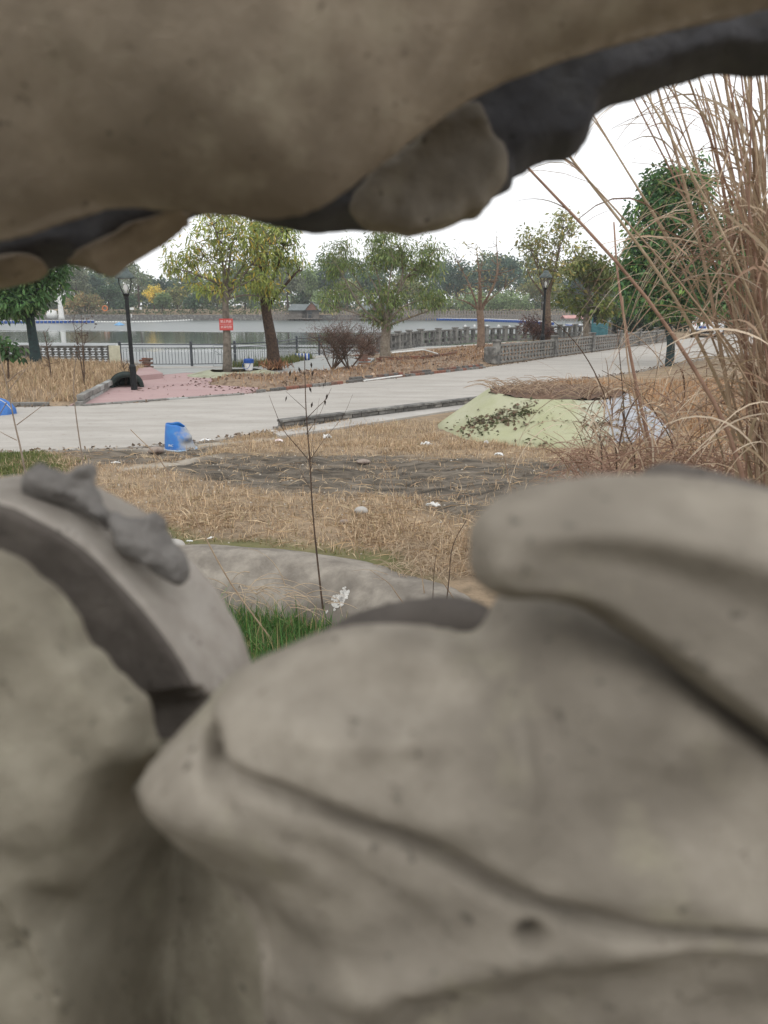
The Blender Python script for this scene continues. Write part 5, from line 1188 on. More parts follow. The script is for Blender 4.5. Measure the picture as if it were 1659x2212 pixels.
# ------------------------------------------------------------------ far lake shore: pavilions, fence, pontoons, buoys
def pavilion(label, u0, u1, d, gable):
    k = d / FPX; x0 = (u0 - CX) * k; x1 = (u1 - CX) * k; W = x1 - x0; t = thing('lakeside_pavilion', label, 'pavilion', ((x0 + x1) / 2, d, LAKE_Z), group='pavilions on the far shore')
    MB().box((0, .5, .42), (W + 1.2, 4.6, .16)).build('deck', M['wood_grey'], t)
    for i in range(7): MB().box((-W / 2 + i * W / 6, -1.6, .2), (.16, .16, .5)).build('stilt', M['bark_dark'], t)
    for i in range(6):
        x = -W / 2 + .15 + i * (W - .3) / 5; MB().box((x, -1.3, 1.3), (.16, .16, 1.7)).build('post', M['wood_grey'], t)
        if i < 5 and i not in (2,): MB().box((x + (W - .3) / 10, -1.25, 1.25), ((W - .3) / 5 - .22, .06, 1.5)).build('wall_panel', M['wood_grey'] if i != 3 else M['glass'], t)
    MB().box((0, 1.4, 1.3), (W - .2, .1, 1.7)).build('back_wall', M['wood_grey'], t)
    for i in range(9): MB().box((-W / 2 + i * W / 8, -1.75, .85), (.07, .07, .7)).build('railing_post', M['wood_grey'], t)
    MB().box((0, -1.75, 1.2), (W, .07, .07)).build('hand_rail', M['wood_grey'], t)
    h = W / 2 + .35; V = [(-h, -2.1, 2.12), (h, -2.1, 2.12), (h - .5, .2, 3.3), (-h + .5, .2, 3.3), (h, 2.4, 2.12), (-h, 2.4, 2.12)]
    MB().add(V + [(a, b, c - .1) for a, b, c in V], [(0, 1, 2, 3), (3, 2, 4, 5), (1, 4, 2), (0, 3, 5), (6, 9, 8, 7), (9, 11, 10, 8), (0, 6, 7, 1), (4, 10, 11, 5), (1, 7, 10, 4), (0, 5, 11, 6)]).build('roof', M['roof'], t)
    gx_ = gable * W / 2; gw = W * .23; V = [(gx_ - gw, -2.3, 2.12), (gx_ + gw, -2.3, 2.12), (gx_, -2.3, 3.75)]
    MB().add(V, [(0, 1, 2)]).build('gable', M['brown_wood'], t); mb = MB()
    for s in (-1, 1): mb.add([(gx_ + s * gw * 1.15, -2.5, 2.0), (gx_, -2.5, 3.85), (gx_, .7, 3.8), (gx_ + s * gw * 1.15, -.2, 2.3), (gx_ + s * gw * 1.15, -2.5, 1.9), (gx_, -2.5, 3.72), (gx_, .7, 3.7), (gx_ + s * gw * 1.15, -.2, 2.2)], [(0, 1, 2, 3), (7, 6, 5, 4), (0, 4, 5, 1), (1, 5, 6, 2), (2, 6, 7, 3), (3, 7, 4, 0)])
    mb.build('gable_roof', M['roof'], t)
pavilion('grey roofed lakeside pavilion with a brown gable left of the spreading tree', 634, 694, 171, .55); pavilion('grey roofed lakeside pavilion half hidden by the spreading tree', 782, 846, 170, .1)
# boardwalk fences on the far shore
def far_fence(label, pts, step, H, z0):
    P = [Vector((p[0], p[1], z0)) for p in pts]; t = thing('boardwalk_fence', label, 'fence', P[0], group='fences on the far shore'); proto = None
    for a, c in zip(P[:-1], P[1:]):
        d = c - a; n = max(1, int(d.length / step)); az = math.atan2(d.y, d.x); m_ = (a + c) / 2 - P[0]
        for z, h in ((H, .12), (H * .5, .08), (.1, .2)): o = MB().box((0, 0, z), (d.length, .1, h)).build('rail', M['wood_grey'], t); o.location = m_; o.rotation_euler = (0, 0, az)
        for k in range(n):
            q = a + d * (k / n) - P[0]
            if proto is None: proto = MB().box((0, 0, H / 2 - .4), (.34, .12, H + .9)).build('slat', M['wood_grey'], t)
            else: o = dup(proto, t, q); o.rotation_euler = (0, 0, az)
far_fence('grey boardwalk fence on the far shore beside the pavilions', [(-24, 170.5), (-18.5, 171), (-14, 171)], .55, 1.1, -.35)
far_fence('long grey plank fence on the far shore right of the pavilions', [(-9.5, 171.5), (-6, 171.5), (3, 171), (14, 170.5), (30, 169), (42, 166)], .55, 1.5, -.6)
fl = None
def pontoon(label, pts, group):
    global fl
    P = [Vector((p[0], p[1], LAKE_Z)) for p in pts]; t = thing('float_pontoon', label, 'pontoon', P[0], group=group); fw = None; fb = None
    for a, c in zip(P[:-1], P[1:]):
        d = c - a; n = max(1, int(d.length / .62)); az = math.atan2(d.y, d.x)
        dk = MB().box((0, .2, .47), (d.length, 1.3, .07)).build('walkway', M['white'], t); dk.location = (a + c) / 2 - P[0]; dk.rotation_euler = (0, 0, az)
        for k in range(n):
            q = a + d * ((k + .5) / n) - P[0]
            for row in (0, 1):
                if fb is None: fb = MB().lathe([(.14, .0), (.25, .02), (.27, .10), (.27, .34), (.25, .42), (.14, .43)], n=10).build('blue_drum_float', M['blue_float'], t); o = fb
                else: o = dup(fb, t)
                o.location = q + Vector((-math.sin(az), math.cos(az), 0)) * (row * .7 - .35)
    return t
def L_(u, v): p = G(u, v, LAKE_Z); return (p[0], p[1])
pontoon('long blue and white float pontoon across the lake behind the bare tree', [L_(922, 692), L_(1030, 693.5), L_(1125, 697), L_(1190, 702)], 'float pontoons on the lake')
pontoon('short blue and white float pontoon right of the far lantern', [L_(1228, 707), L_(1290, 712)], 'float pontoons on the lake')
pontoon('blue and white float pontoon under the white tower on the lake', [L_(-90, 700), L_(60, 698.5), L_(204, 697.5)], 'float pontoons on the lake')
b = G(134, 697, LAKE_Z); t = thing('white_tower', 'white water play tower on the left float pontoon behind the dense left tree', 'tower', (b[0], b[1], LAKE_Z + .5))
MB().lathe([(.60, 0), (.52, .5), (.42, 2.5), (.36, 4.5), (.30, 5.9), (.12, 6.2)], n=14).build('column', M['white'], t, smooth=True); MB().lathe([(.05, .1), (.8, .25), (1.0, .9), (.8, 1.6), (.05, 1.8)], c=(-1.7, 0, 0), n=14).build('bumper', M['white'], t, smooth=True); MB().box((-.7, 0, 3.3), (1.3, .3, .3), bev=.08).build('arm', M['white'], t)
by = None
for i in range(38):
    f = i / 37; u = 208 + 225 * f; v = 696.5 - 5.5 * f + 2.2 * math.sin(f * 3.14); p = G(u, v, LAKE_Z)
    if by is None: by = MB().lathe([(.06, -.12), (.2, -.05), (.24, .06), (.2, .17), (.06, .24)], n=8).build('marker_buoy', M['white'], smooth=True); o = by
    else: o = dup(by)
    o.location = (p[0], p[1], LAKE_Z); tag(o, 'small white marker buoy in the line across the left of the lake', 'buoy', 'marker buoys across the left of the lake')
for i, (u, v) in enumerate(((1005, 706), (1025, 706), (1052, 706), (1077, 706), (1100, 707), (1124, 707), (1144, 708))):
    p = G(u, v, LAKE_Z); o = dup(by); o.location = (p[0], p[1], LAKE_Z); o.scale = (.8, .8, 1.3); tag(o, 'small white marker buoy in the row in front of the long pontoon', 'buoy', 'marker buoys in front of the long pontoon')
b = G(258, 703, LAKE_Z); V = [(-.9, 0, .1), (.9, 0, .1), (0, -.4, .0), (0, .5, .0), (0, 0, .55), (0, 0, -.2)]; tag(MB().add(V, [(0, 2, 4), (2, 1, 4), (1, 3, 4), (3, 0, 4), (0, 5, 2), (2, 5, 1), (1, 5, 3), (3, 5, 0)]).build('blue_float_toy', pm('pale_blue', (.18, .38, .62), None, 5, .5)), 'small pale blue pointed float on the water below the buoy line', 'float').location = (b[0], b[1], LAKE_Z)
b = AY(228, 666, 173); o = MB(); n = 18; V = []; F = []
for i in range(n):
    for j in range(6): a = 2 * math.pi * i / n; c = 2 * math.pi * j / 6; V.append(((.5 + .13 * math.cos(c)) * math.cos(a), .13 * math.sin(c), (.5 + .13 * math.cos(c)) * math.sin(a)))
F = [(i * 6 + j, i * 6 + (j + 1) % 6, ((i + 1) % n) * 6 + (j + 1) % 6, ((i + 1) % n) * 6 + j) for i in range(n) for j in range(6)]
t = thing('life_ring', 'orange life ring on a post on the far bank left of the near lantern', 'life ring', (b[0], 172.6, b[2])); MB().add(V, F).build('ring', pm('orange', (.62, .18, .05), None, 5, .5), t); MB().box((0, .25, -.6), (.12, .12, 1.9)).build('post', M['wood_grey'], t)
for i, (lab, u, v, w_, h_) in enumerate((('small white board on the far bank just left of the near lantern post', 285, 667, .8, .5), ('small white post on the far bank left of the near lantern post', 284, 682, .25, .7), ('small white board on the far bank right of the near lantern post', 304, 666, .5, .5))):
    b = AY(u, v, 172.7); t = thing('bank_board', lab, 'board', b); MB().box((0, 0, 0), (w_, .08, h_), bev=.02).build('panel', M['white'], t); MB().box((0, .12, -.5), (.1, .1, 1.1)).build('post', M['wood_grey'], t)
# teal booth and pleasure boats on the right
b = AY(1295, 716, 57); b[2] = .04; t = thing('teal_booth', 'small teal booth with a dark roof beyond the balustrade', 'booth', b, rz=-.3)
MB().box((0, 0, .45), (1.1, 1.0, .9), bev=.02).build('lower_panel', M['teal'], t); MB().box((0, 0, 1.95), (1.4, 1.3, .14), bev=.03).build('roof', M['iron'], t)
for sx in (-1, 1):
    for sy in (-1, 1): MB().box((sx * .5, sy * .45, 1.4), (.09, .09, 1.0)).build('post', M['teal'], t)
MB().box((0, -.48, 1.35), (.9, .02, .8)).build('window', M['glass'], t); MB().box((-.52, 0, 1.35), (.02, .8, .8)).build('window', M['glass'], t)
for lab, u, v, rz in (('faded pink canopied pleasure boat nearer the far lantern', 1238, 709, .2), ('faded pink canopied pleasure boat moored against the teal booth', 1268, 711, .5)):
    b = G(u, v + 3, LAKE_Z); t = thing('pleasure_boat', lab, 'boat', (b[0], b[1], LAKE_Z), rz=rz, group='pleasure boats by the pontoon')
    hull = [(-1.6, -.6), (1.1, -.65), (1.9, 0), (1.1, .65), (-1.6, .6)]; mb = MB(); mb.V = [(x * .9, y * .8, -.1) for x, y in hull] + [(x, y, .5) for x, y in hull]; mb.F = [(4, 3, 2, 1, 0), (5, 6, 7, 8, 9)] + [(i, (i + 1) % 5, 5 + (i + 1) % 5, 5 + i) for i in range(5)]; mb.build('hull', M['white'], t)
    for sx in (-1.3, .9):
        for sy in (-.5, .5): MB().tube([(sx, sy, .45), (sx, sy, 1.6)], .03, 5).build('pole', M['steel'], t)
    V = [(-1.6, -.75, 1.5), (1.2, -.75, 1.5), (1.2, 0, 1.85), (-1.6, 0, 1.85), (1.2, .75, 1.5), (-1.6, .75, 1.5)]; MB().add(V + [(a, b_, c - .06) for a, b_, c in V], [(0, 1, 2, 3), (3, 2, 4, 5), (6, 9, 8, 7), (9, 11, 10, 8), (0, 6, 7, 1), (5, 4, 10, 11), (0, 3, 5, 11, 9, 6), (1, 7, 8, 10, 4, 2)]).build('canopy', M['pink_cloth'], t)

# ------------------------------------------------------------------ dry grass, leaf litter, green grass
def blades(name, label, P, hmin, hmax, w, pal, lean=.6, mat=None):
    n = len(P); a = RNG.uniform(0, 2 * math.pi, n); h = RNG.uniform(hmin, hmax, n) * np.exp(RNG.normal(0, .2, n)); le = RNG.random(n) * lean + .05
    D = np.stack([np.cos(a) * le, np.sin(a) * le, np.ones(n)], 1); D /= np.linalg.norm(D, axis=1)[:, None]; S = np.stack([-np.sin(a), np.cos(a), np.zeros(n)], 1) * (w * RNG.uniform(.6, 1.3, (n, 1)))
    mid = P + D * h[:, None] * .55; tip = P + D * h[:, None]; tip[:, :2] += np.stack([np.cos(a), np.sin(a)], 1) * (h * le * .5)[:, None]; tip[:, 2] -= h * le * .25
    V = np.stack([P - S, P + S, mid + S * .7, tip, mid - S * .7], 1).reshape(-1, 3); i = np.arange(n)[:, None] * 5
    F = np.vstack([i + np.array([0, 1, 2, 4]), i + np.array([4, 2, 3, 3])]); T = np.vstack([i + np.array([0, 1, 2]), i + np.array([0, 2, 4]), i + np.array([4, 2, 3])])
    return tag(npmesh(name, V, T, mat or M['dry'], cols=np.repeat(pick(pal, n), 5, 0)), label, kind='stuff')
WARM = [(.47, .35, .225, 3), (.41, .295, .185, 3), (.55, .42, .28, 2.5), (.33, .22, .135, 1.5), (.26, .22, .11, .5)]
blades('dry_grass', 'short tan dry grass over the near ground', scatter(290000, -5.4, 7.5, 6.3, 15.5, near_keep), .04, .13, .0042, WARM, 1.2)
def straw_keep(x, y): return np.maximum(near_keep(x, y), .45 * zone(x, y)[0]) * (sstep(9.5, 8.0, y) + .22)
Ps = scatter(26000, -5, 5, 6.5, 13, straw_keep); n = len(Ps); a = RNG.uniform(0, 6.28, n); D = np.stack([np.cos(a), np.sin(a), RNG.uniform(-.05, .35, n)], 1); D /= np.linalg.norm(D, axis=1)[:, None]; Ps[:, 2] += .02
V, F = leaf_quads(Ps, D, RNG.uniform(.10, .34, n), np.full(n, .0055)); tag(npmesh('fallen_straw', V, F, M['dry'], cols=np.repeat(pick([(.46, .36, .24, 2), (.38, .27, .16, 2), (.28, .19, .12, 1)], n), 4, 0)), 'loose pale straw lying on the near ground', kind='stuff')
def right_keep(x, y): return (sd_poly(x, y, ROAD) > .15) * (np.hypot(x - MC[0], y - MC[1]) > 2.16) * (.5 + .5 * cl(x, y, .6)) * (y < 60)
blades('dry_grass', 'orange tan dry grass right of the painted mound', scatter(60000, 4.0, 17, 7.5, 24, right_keep), .08, .26, .007, [(.42, .25, .13, 3), (.36, .20, .10, 3), (.48, .33, .2, 1)], .8)
def left_keep(x, y): return (sd_poly(x, y, BED_L) < -.2) * (.45 + .55 * cl(x, y, .7))
blades('dry_grass', 'dense tan dry grass filling the left bed', scatter(90000, -17, -5.2, 16.5, 28.5, left_keep), .10, .26, .009, WARM, .7)
def bed_keep(x, y): return (sd_poly(x, y, BED_R) < -.15) * (.25 + .75 * cl(x, y, .5)) * (np.hypot((x - BT1[0] - .35), (y - BT1[1] + .6) / .75) > 1.6)
blades('dry_grass', 'thin dry grass in the leaf covered bed beyond the road', scatter(60000, -6, 17, 20, 52, bed_keep), .08, .2, .009, [(.36, .22, .12, 3), (.28, .16, .09, 2), (.44, .30, .17, 1)], .9)
P = scatter(26000, -6, 14, 20, 46, lambda x, y: (sd_poly(x, y, BED_R) < -.02) * (.3 + .7 * cl(x, y, .9)) * (np.hypot((x - BT1[0] - .35), (y - BT1[1] + .6) / .75) > 1.45)); P[:, 2] += .03
D = RNG.normal(size=P.shape) * np.array([1, 1, .45]); D /= np.linalg.norm(D, axis=1)[:, None]; V, F = leaf_quads(P, D, RNG.uniform(.08, .17, len(P)), RNG.uniform(.025, .05, len(P)))
tag(npmesh('leaf_litter', V, F, M['dry'], cols=np.repeat(pick([(.28, .195, .145, 3), (.20, .14, .105, 3), (.38, .29, .22, 2), (.12, .085, .065, 1)], len(P), .25), 4, 0)), 'brown fallen leaves covering the bed beyond the road', kind='stuff')
P = scatter(5200, -10.5, -1.5, 16.5, 26, lambda x, y: (sd_poly(x, y, PINK) < 0) * (.02 + .35 * cl(x, y, .8, .05, .25) + .9 * sstep(.9, .1, sd_poly(x, y, BED_R)) * .4)); P[:, 2] = .022
D = RNG.normal(size=P.shape) * np.array([1, 1, .12]); D /= np.linalg.norm(D, axis=1)[:, None]; V, F = leaf_quads(P, D, RNG.uniform(.06, .13, len(P)), RNG.uniform(.02, .04, len(P))); V[:, 2] = np.maximum(V[:, 2], .018)
tag(npmesh('scattered_leaves', V, F, M['dry'], cols=np.repeat(pick([(.12, .075, .06, 3), (.2, .11, .08, 1)], len(P)), 4, 0)), 'dark fallen leaves scattered on the pink paving', kind='stuff')
# crumbs of dirt and leaves along the road edges
E = []
for q, m_ in ((near_edge, 1), (far_edge, -1)):
    pts = np.array([p[:2] for p in Gp(q)]); pts = pts[(pts[:, 1] < 60)]
    for a, b in zip(pts[:-1], pts[1:]):
        for _ in range(int(np.linalg.norm(b - a) * 26)):
            f = RND.random(); p = a + (b - a) * f; E.append((p[0] + RND.gauss(0, .07), p[1] + RND.gauss(0, .10), .012))
P = np.array(E); D = RNG.normal(size=P.shape) * np.array([1, 1, .2]); D /= np.linalg.norm(D, axis=1)[:, None]; V, F = leaf_quads(P, D, RNG.uniform(.04, .11, len(P)), RNG.uniform(.015, .04, len(P)))
V[:, 2] = np.maximum(V[:, 2], .006); tag(npmesh('edge_debris', V, F, M['dry'], cols=np.repeat(pick([(.17, .13, .095, 3), (.11, .08, .06, 2), (.27, .2, .14, 1)], len(P)), 4, 0)), 'leaf crumbs and dirt gathered along the road edges', kind='stuff')
GRN = [(.06, .145, .035, 3), (.095, .20, .05, 3), (.15, .22, .065, 1), (.30, .25, .12, .8)]
def basin_keep(x, y): return (ridge_side(x, y) < -.62) * sstep(.15, -.6, x + .15 - (6.2 - y) * .3)
blades('green_grass', 'bright green grass growing in the pond basin', scatter(60000, -3.2, .6, 4.0, 6.9, basin_keep), .10, .28, .006, GRN, .6, M['leaf'])
blades('withered_grass', 'yellow withered grass at the right side of the pond basin', scatter(9000, -1.2, 2.2, 4.2, 6.9, lambda x, y: (ridge_side(x, y) < -.5) * .7), .08, .26, .005, [(.34, .27, .12, 2), (.42, .30, .17, 2), (.2, .2, .06, 1)], 1.0)
blades('short_grass', 'short green grass patch at the road edge on the left', scatter(30000, -8, -4.2, 10.0, 12.4, lambda x, y: zone(x, y)[1] * (sd_poly(x, y, ROAD) > .05)), .03, .08, .006, [(.14, .17, .05, 3), (.20, .20, .08, 2), (.10, .14, .035, 2)], .8, M['leaf'])
blades('moss_grass', 'low yellow green weeds behind the pond bank', scatter(26000, -3.5, 2.5, 6.9, 9.2, lambda x, y: zone(x, y)[1] * .5 * (ridge_side(x, y) > .4)), .02, .06, .006, [(.16, .16, .05, 3), (.26, .2, .1, 2)], 1.0, M['leaf'])
blades('bank_grass', 'green weeds along the quay behind the leaning trunk', scatter(9000, -5.5, -2.5, 29.0, 34, lambda x, y: (np.abs(sd_poly(x, y, LAKE)) < .5) * 1.0) + np.array([0, 0, .05]), .15, .4, .012, [(.10, .13, .04, 3), (.2, .19, .07, 2)], .7, M['leaf'])
# ------------------------------------------------------------------ thin saplings and tall dry reeds between the viewer and the road
def stem_px(mb, pts, y, r0, r1, n=6, k=5):
    q = [AY(u, v, yy) for (u, v), yy in zip(pts, y if hasattr(y, '__len__') else [y] * len(pts))]; q = crom(q, k); mb.tube(q, np.linspace(r0, r1, len(q)), n); return q
def to_ground(pts, y): a, b = AY(*pts[0], y), AY(*pts[1], y); g = gz(a[0], a[1]); d = (a - b) / abs(a[2] - b[2] + 1e-6); return a + np.array([d[0] * (a[2] - g), 0, -(a[2] - g)]) * 1.0
M['sap'] = pm('sapling_bark', (.115, .075, .05), (.055, .038, .03), 18, .85, bmp=.3, bscale=60)
Y = 6.1; base = to_ground([(702, 1352), (690, 1240)], Y); t = thing('thin_sapling', 'thin dark leafless sapling rising in the middle from the pond basin', 'sapling', base); mb = MB()
main = crom([base] + [AY(u, v, Y) for u, v in ((702, 1352), (689, 1240), (676, 1110), (669, 990), (662, 900), (659, 820), (658, 760))], 5); mb.tube(main, np.linspace(.0095, .0025, len(main)), 7); mb.build('stem', M['sap'], t, off=base)
dl = []
for pts, r in (([(668, 995), (640, 962), (612, 928), (592, 882), (581, 853)], .006), ([(660, 884), (640, 866), (617, 845)], .004), ([(661, 906), (684, 882), (704, 862), (716, 838)], .005), ([(662, 938), (680, 912), (694, 888), (706, 853)], .004), ([(673, 1060), (650, 1020), (637, 996)], .004), ([(671, 1020), (677, 980), (676, 960)], .004), ([(672, 990), (700, 950), (740, 900), (762, 852)], .004), ([(670, 1000), (678, 930), (690, 860)], .0035)):
    m_ = MB(); stem_px(m_, pts, [Y + .06 * i * RND.choice((-1, 1)) for i in range(len(pts))], r * .65, r * .2, 5); m_.build('branch', M['sap'], t, off=base)
for u, v in ((627, 800), (645, 792), (672, 782), (640, 812), (676, 800), (703, 818), (707, 850), (668, 835), (620, 855), (702, 862), (675, 868), (671, 812), (655, 800), (700, 826)): dl.append(AY(u, v, Y + RND.uniform(-.12, .12)))
P = np.array(dl); D = np.array([[RND.uniform(-.4, .4), RND.uniform(-.3, .3), -1] for _ in dl]); D /= np.linalg.norm(D, axis=1)[:, None]
for p_, d_ in zip(P, D): V, F = leaf_quads(np.array([p_]), np.array([d_]), np.array([.045]), np.array([.009])); npmesh('dead_leaf', V - base, F, pm('dead_leaf', (.04, .03, .024), None, 8, .8) if 'dead_leaf' not in M else M['dead_leaf'], t)
def twigstem(name, label, main, Y, r, branches=(), cat='sapling', mat=None, group=None):
    base = to_ground(main[:2], Y); t = thing(name, label, cat, base, group=group); mb = MB(); q = crom([base] + [AY(u, v, Y) for u, v in main], 5); mb.tube(q, np.linspace(r, r * .35, len(q)), 6); mb.build('stem', mat or M['sap'], t, off=base)
    for b in branches: m_ = MB(); stem_px(m_, b, [Y + .05 * i for i in range(len(b))], r * .5, r * .2, 5); m_.build('branch', mat or M['sap'], t, off=base)
    return t
M['sap_grey'] = pm('greyish_twig', (.30, .24, .19), (.17, .13, .10), 18, .85)
twigstem('thin_sapling', 'thin branched grey sapling at the left frame edge before the blue bundle', [(53, 1012), (43, 962), (32, 915), (14, 828), (1, 775), (-6, 720)], 6.6, .009, ([(36, 918), (80, 885), (126, 849)], [(16, 826), (40, 805), (60, 796)], [(18, 845), (44, 812), (62, 790)], [(36, 951), (10, 938), (-12, 925)], [(14, 870), (-6, 905)]), mat=M['sap_grey'])
twigstem('thin_sapling', 'single thin grey stem before the pink paving left of the blue drum', [(178, 990), (168, 925), (160, 856), (160, 810), (164, 772)], 7.0, .007, mat=M['sap_grey'])
twigstem('straw_stalk', 'long pale straw stalk leaning from the green grass up to the blue drum', [(602, 1402), (500, 1262), (424, 1125), (350, 1000), (282, 928)], 5.6, .0075, mat=M['straw'], cat='stalk')
twigstem('straw_stalk', 'pale straw stalk leaning just left of the sapling top', [(860, 1100), (840, 1020), (822, 975)], 7.5, .006, mat=M['straw'], cat='stalk')
twigstem('straw_stalk', 'straight pale stalk with a white scrap at the left edge of the mud', [(1102, 1052), (1090, 990), (1079, 962)], 6.2, .006, mat=M['straw'], cat='stalk')
for i, (lab, pts, Y, r) in enumerate((('brown bent stalk curving above the rolled fold', [(985, 1300), (945, 1240), (905, 1180)], 5.4, .006), ('dark upright stalk beside the left end of the rolled fold', [(968, 1270), (978, 1180), (1010, 1120)], 5.2, .006), ('pale arched stalk looping over the mud left of the rolled fold', [(905, 1200), (895, 1130), (930, 1080), (1000, 1068), (1060, 1090)], 5.8, .005), ('thin upright stalk left of the rolled fold', [(935, 1290), (938, 1230), (944, 1190)], 5.3, .004), ('thin stalk bending left near the pond bank end', [(862, 1290), (840, 1260), (800, 1232)], 5.7, .005))):
    twigstem('straw_stalk', lab, pts, Y, r, mat=M['straw'] if i % 2 == 0 else M['sap'], cat='stalk')
# ribbons for arching dry leaves
def ribbon(q, w, S):
    V = []; n = len(q)
    for i, p in enumerate(q):
        f = i / (n - 1); ww = w * min(1, f * 5 + .35) * (1 - f) ** .55; V += [p - S * ww, p + S * ww]
    return V, [(2 * i, 2 * i + 1, 2 * i + 3, 2 * i + 2) for i in range(n - 1)]
def arc(p, d, L, droop, n=11):
    out = [np.array(p, float)]; d = np.array(d, float); d /= np.linalg.norm(d)
    for i in range(n - 1): out.append(out[-1] + d * L / (n - 1)); d = d + np.array([0, 0, -droop / (n - 1)]); d /= np.linalg.norm(d)
    return out
def reed_clump(label, base, stems, arcs, group='dry reed clumps on the right'):
    t = thing('dry_reeds', label, 'reeds', base, group=group); base = np.array(base, float)
    for q, r0, r1, m_ in stems: MB().tube(q, np.linspace(r0, r1, len(q)), 6).build('stem', m_, t, off=base, smooth=True)
    V = []; F = []; Cc = []
    for p, d, L, dr, w_, c in arcs:
        q = arc(p, d, L, dr); S = np.cross(d, [0, 0, 1.0]) + RNG.normal(size=3) * .35; S /= np.linalg.norm(S); v, f = ribbon(q, w_, S); k = len(V); V += v; F += [tuple(i + k for i in a) for a in f]; Cc += [c] * len(v)
    o = npmesh('dry_leaves', np.array(V) - base, F, M['dry'], t, cols=np.array(Cc)); tag(o, kind='stuff'); return t
PALR = [(.42, .325, .23, 3), (.50, .41, .31, 2), (.35, .25, .175, 3), (.26, .17, .12, 2)]
M['straw_red'] = pm('reddish_straw', (.33, .21, .15), (.22, .13, .095), 9, .8, bmp=.2, bscale=60)
M['straw_pale'] = pm('pale_straw', (.46, .365, .26), (.34, .25, .165), 9, .75, bmp=.2, bscale=60)
# main clump at the right edge
stems = []; arcs = []; Yb = 4.2
tops = [(RND.uniform(1540, 1780), RND.uniform(60, 480)) for _ in range(30)] + [(1240, 350), (1300, 420), (1285, 255), (1370, 215), (1395, 200), (1420, 190), (1450, 170), (1480, 150), (1500, 140), (1530, 120), (1560, 130), (1600, 110), (1640, 150), (1660, 100), (1700, 120), (1140, 362), (1330, 330), (1455, 240), (1520, 220), (1580, 200), (1620, 230), (1690, 240), (1475, 330), (1550, 330), (1610, 330), (1660, 330), (1720, 300), (1430, 300)]
for i, (u, v) in enumerate(tops):
    ub = 1672 + RND.gauss(0, 44) + (u - 1500) * .03; yb = Yb + RND.gauss(0, .28); B = AY(ub, 1120, yb); g = gz(B[0], B[1]); B0 = np.array([B[0] + .03, B[1], g]); yt = yb + RND.uniform(-.5, .6)
    mu = ub + (u - ub) * .34; T = AY(u, v, yt); mid = AY(mu, 1120 + (v - 1120) * .52, (yb + yt) / 2); q = crom([B0, B, mid, T, T + (T - mid) * .35 + np.array([0, 0, -.06])], 5)
    stems.append((q, RND.uniform(.005, .011) if i % 5 else .015, .0025, M[('straw', 'straw_red', 'straw_pale', 'straw')[i % 4]]))
    for _ in range(6):
        k = RND.randrange(3, len(q) - 3); p = q[k]; dr = (q[k + 1] - q[k]); dr /= np.linalg.norm(dr); side = np.array([RND.gauss(-.2, .45), RND.gauss(0, .5), RND.uniform(-.1, .3)]); d = dr * RND.uniform(.7, 1.3) + side
        arcs.append((p, d, RND.uniform(.35, 1.0), RND.uniform(1.0, 3.6), RND.uniform(.004, .0085), pick(PALR, 1)[0]))
for _ in range(380):
    B = AY(RND.gauss(1692, 46), RND.uniform(480, 1060), Yb + RND.gauss(0, .35)); d = np.array([RND.gauss(-.18, .42), RND.gauss(0, .45), RND.uniform(.3, 1.3)])
    arcs.append((B, d, RND.uniform(.35, .95), RND.uniform(.8, 3.4), RND.uniform(.0045, .010), pick(PALR, 1)[0]))
b = AY(1668, 1120, Yb); reed_clump('tall dense dry reed clump rising past the frame at the right edge', (b[0], b[1], gz(b[0], b[1])), stems, arcs)
# middle clump in front of the painted mound
stems = []; arcs = []; Yb = 5.6
for i, (pts, r, m_) in enumerate((([(1412, 1010), (1396, 930), (1372, 820), (1350, 700), (1334, 590), (1326, 480)], .018, 'straw_red'), ([(1400, 1010), (1380, 900), (1356, 780), (1345, 640)], .012, 'straw'), ([(1372, 1010), (1352, 930), (1344, 830), (1332, 700)], .008, 'sap'), ([(1300, 1010), (1296, 940), (1306, 890), (1290, 860)], .006, 'sap'), ([(1332, 1015), (1326, 960), (1322, 930), (1318, 915)], .007, 'sap'), ([(1460, 1010), (1420, 900), (1370, 840), (1300, 800)], .006, 'sap'), ([(1470, 1010), (1440, 920), (1400, 880), (1330, 850)], .006, 'straw_red'), ([(1500, 1010), (1470, 900), (1440, 800), (1380, 730), (1300, 690)], .006, 'straw'), ([(1225, 1030), (1238, 960), (1280, 900), (1330, 880)], .006, 'straw_pale'), ([(1180, 1040), (1230, 970), (1290, 945)], .005, 'straw'))):
    a = AY(*pts[0], Yb); g = np.array([a[0] + .03, a[1], gz(a[0], a[1])]); q = crom([g] + [AY(u, v, Yb + .08 * j) for j, (u, v) in enumerate(pts)], 5); stems.append((q, r, r * .3, M[m_]))
for _ in range(360):
    ub = RND.uniform(1260, 1640); y_ = RND.uniform(4.8, 7.4); B = AY(ub, RND.uniform(860, 1060), y_); d = np.array([RND.gauss(-.25, .7), RND.gauss(0, .5), RND.uniform(.25, 1.4)])
    arcs.append((B, d, RND.uniform(.3, 1.0), RND.uniform(.8, 4.2), RND.uniform(.004, .0085), pick(PALR + [(.16, .10, .07, 1.4)], 1)[0]))
for _ in range(34):
    B = AY(RND.uniform(1430, 1640), RND.uniform(480, 640), RND.uniform(4.2, 5.6)); d = np.array([RND.gauss(-.8, .4), RND.gauss(0, .4), RND.uniform(.2, 1.0)]); arcs.append((B, d, RND.uniform(.6, 1.3), RND.uniform(1.6, 3.6), RND.uniform(.004, .008), pick(PALR, 1)[0]))
b = AY(1400, 1010, Yb); reed_clump('tangled low dry reed clump between the painted mound and the rolled fold', (b[0], b[1], gz(b[0], b[1])), stems, arcs)
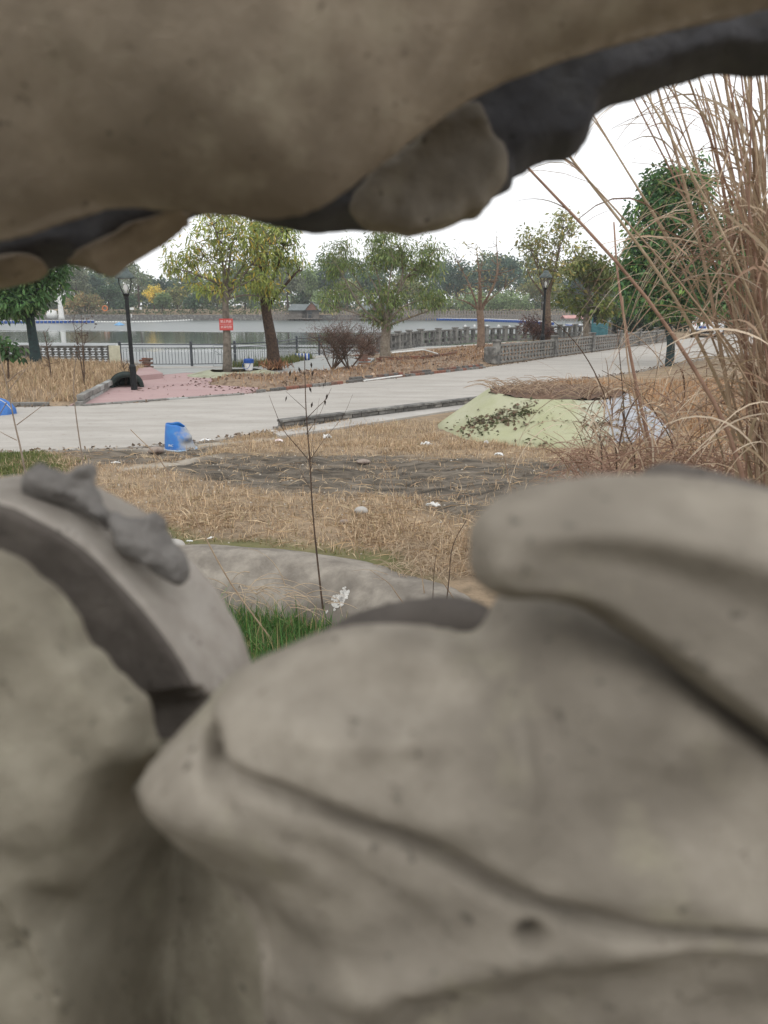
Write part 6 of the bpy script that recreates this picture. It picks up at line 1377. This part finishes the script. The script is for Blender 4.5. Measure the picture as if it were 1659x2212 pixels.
# bent undergrowth at the foot of the clumps and straw hanging over the pond bank
mb = MB()
for _ in range(800):
    u = RND.uniform(1230, 1700); y_ = RND.uniform(4.6, 8.2); p = AY(u, RND.uniform(930, 1090), y_); g = gz(p[0], p[1]); p[2] = max(g, p[2] - .2); d = np.array([RND.gauss(0, .8), RND.gauss(0, .6), RND.uniform(.1, .9)]); q = arc(p, d, RND.uniform(.2, .7), RND.uniform(.5, 2.5), 6); mb.tube(q, np.linspace(.0045, .0015, 6), 4, cap=False)
tag(mb.build('reed_undergrowth', M['straw_red']), 'reddish tangle of broken stalks at the foot of the reeds', kind='stuff')
mb = MB()
for _ in range(60):
    u = RND.uniform(470, 760); p = AY(u, 1262 + (u - 470) * .2 + RND.gauss(0, 16), 6.15 + RND.gauss(0, .1)); d = np.array([RND.gauss(.4, .8), RND.gauss(-.2, .3), RND.uniform(-.1, .5)]); q = arc(p, d, RND.uniform(.15, .5), RND.uniform(.6, 2.2), 7); mb.tube(q, np.linspace(.004, .0012, 7), 4, cap=False)
tag(mb.build('hanging_straw', M['straw_pale']), 'pale dead straw hanging over the pond bank into the basin', kind='stuff')
mb = MB()
for _ in range(420):
    u = RND.uniform(840, 1060); p = AY(u, RND.uniform(1150, 1310), RND.uniform(6.2, 7.6)); p[2] = max(gz(p[0], p[1]), -.05); d = np.array([RND.gauss(-.1, .9), RND.gauss(0, .6), RND.uniform(.1, .9)]); q = arc(p, d, RND.uniform(.12, .4), RND.uniform(.5, 2.5), 5); mb.tube(q, np.linspace(.0035, .001, 5), 3, cap=False)
tag(mb.build('long_dry_grass', M['straw_pale']), 'longer dry grass at the right end of the pond bank', kind='stuff')
# low shrubs closing the view beyond the road
for i, (lab, u, yy, rx, hz_, kind) in enumerate((('low dark hedge bush just left of the parked car', 1450, 68, 3.0, 2.2, 'dark'), ('low dark hedge bush straight behind the parked car', 1540, 74, 3.6, 2.6, 'dark'), ('low green hedge bush right of the parked car behind the reeds', 1640, 70, 4.0, 2.6, 'mid'), ('low olive hedge bush far right behind the reeds', 1740, 66, 4.0, 2.8, 'olive'))):
    b = AY(u, 690, yy); b[2] = .05; bush('hedge_bush', lab, u, 690, yy, [(0, 0, hz_ * .5, rx, 1.2, hz_ * .55), (rx * .5, 0, hz_ * .6, rx * .5, 1, hz_ * .5)], 170, 18, .3, .16, FAR[kind], rc=.4, z=.05, group='hedge bushes beyond the road')
# ------------------------------------------------------------------ air
hz = MB().box((0, 300, 8), (1500, 1300, 24)).build('haze'); mh = bpy.data.materials.new('haze_air'); mh.use_nodes = True; th = mh.node_tree; th.nodes.clear()
vo = th.nodes.new('ShaderNodeVolumePrincipled'); vo.inputs['Color'].default_value = (.93, .97, 1.0, 1); vo.inputs['Density'].default_value = .00045; oo = th.nodes.new('ShaderNodeOutputMaterial'); th.links.new(vo.outputs[0], oo.inputs['Volume'])
hz.data.materials.append(mh); tag(hz, 'thin pale autumn haze over the lake', kind='stuff')
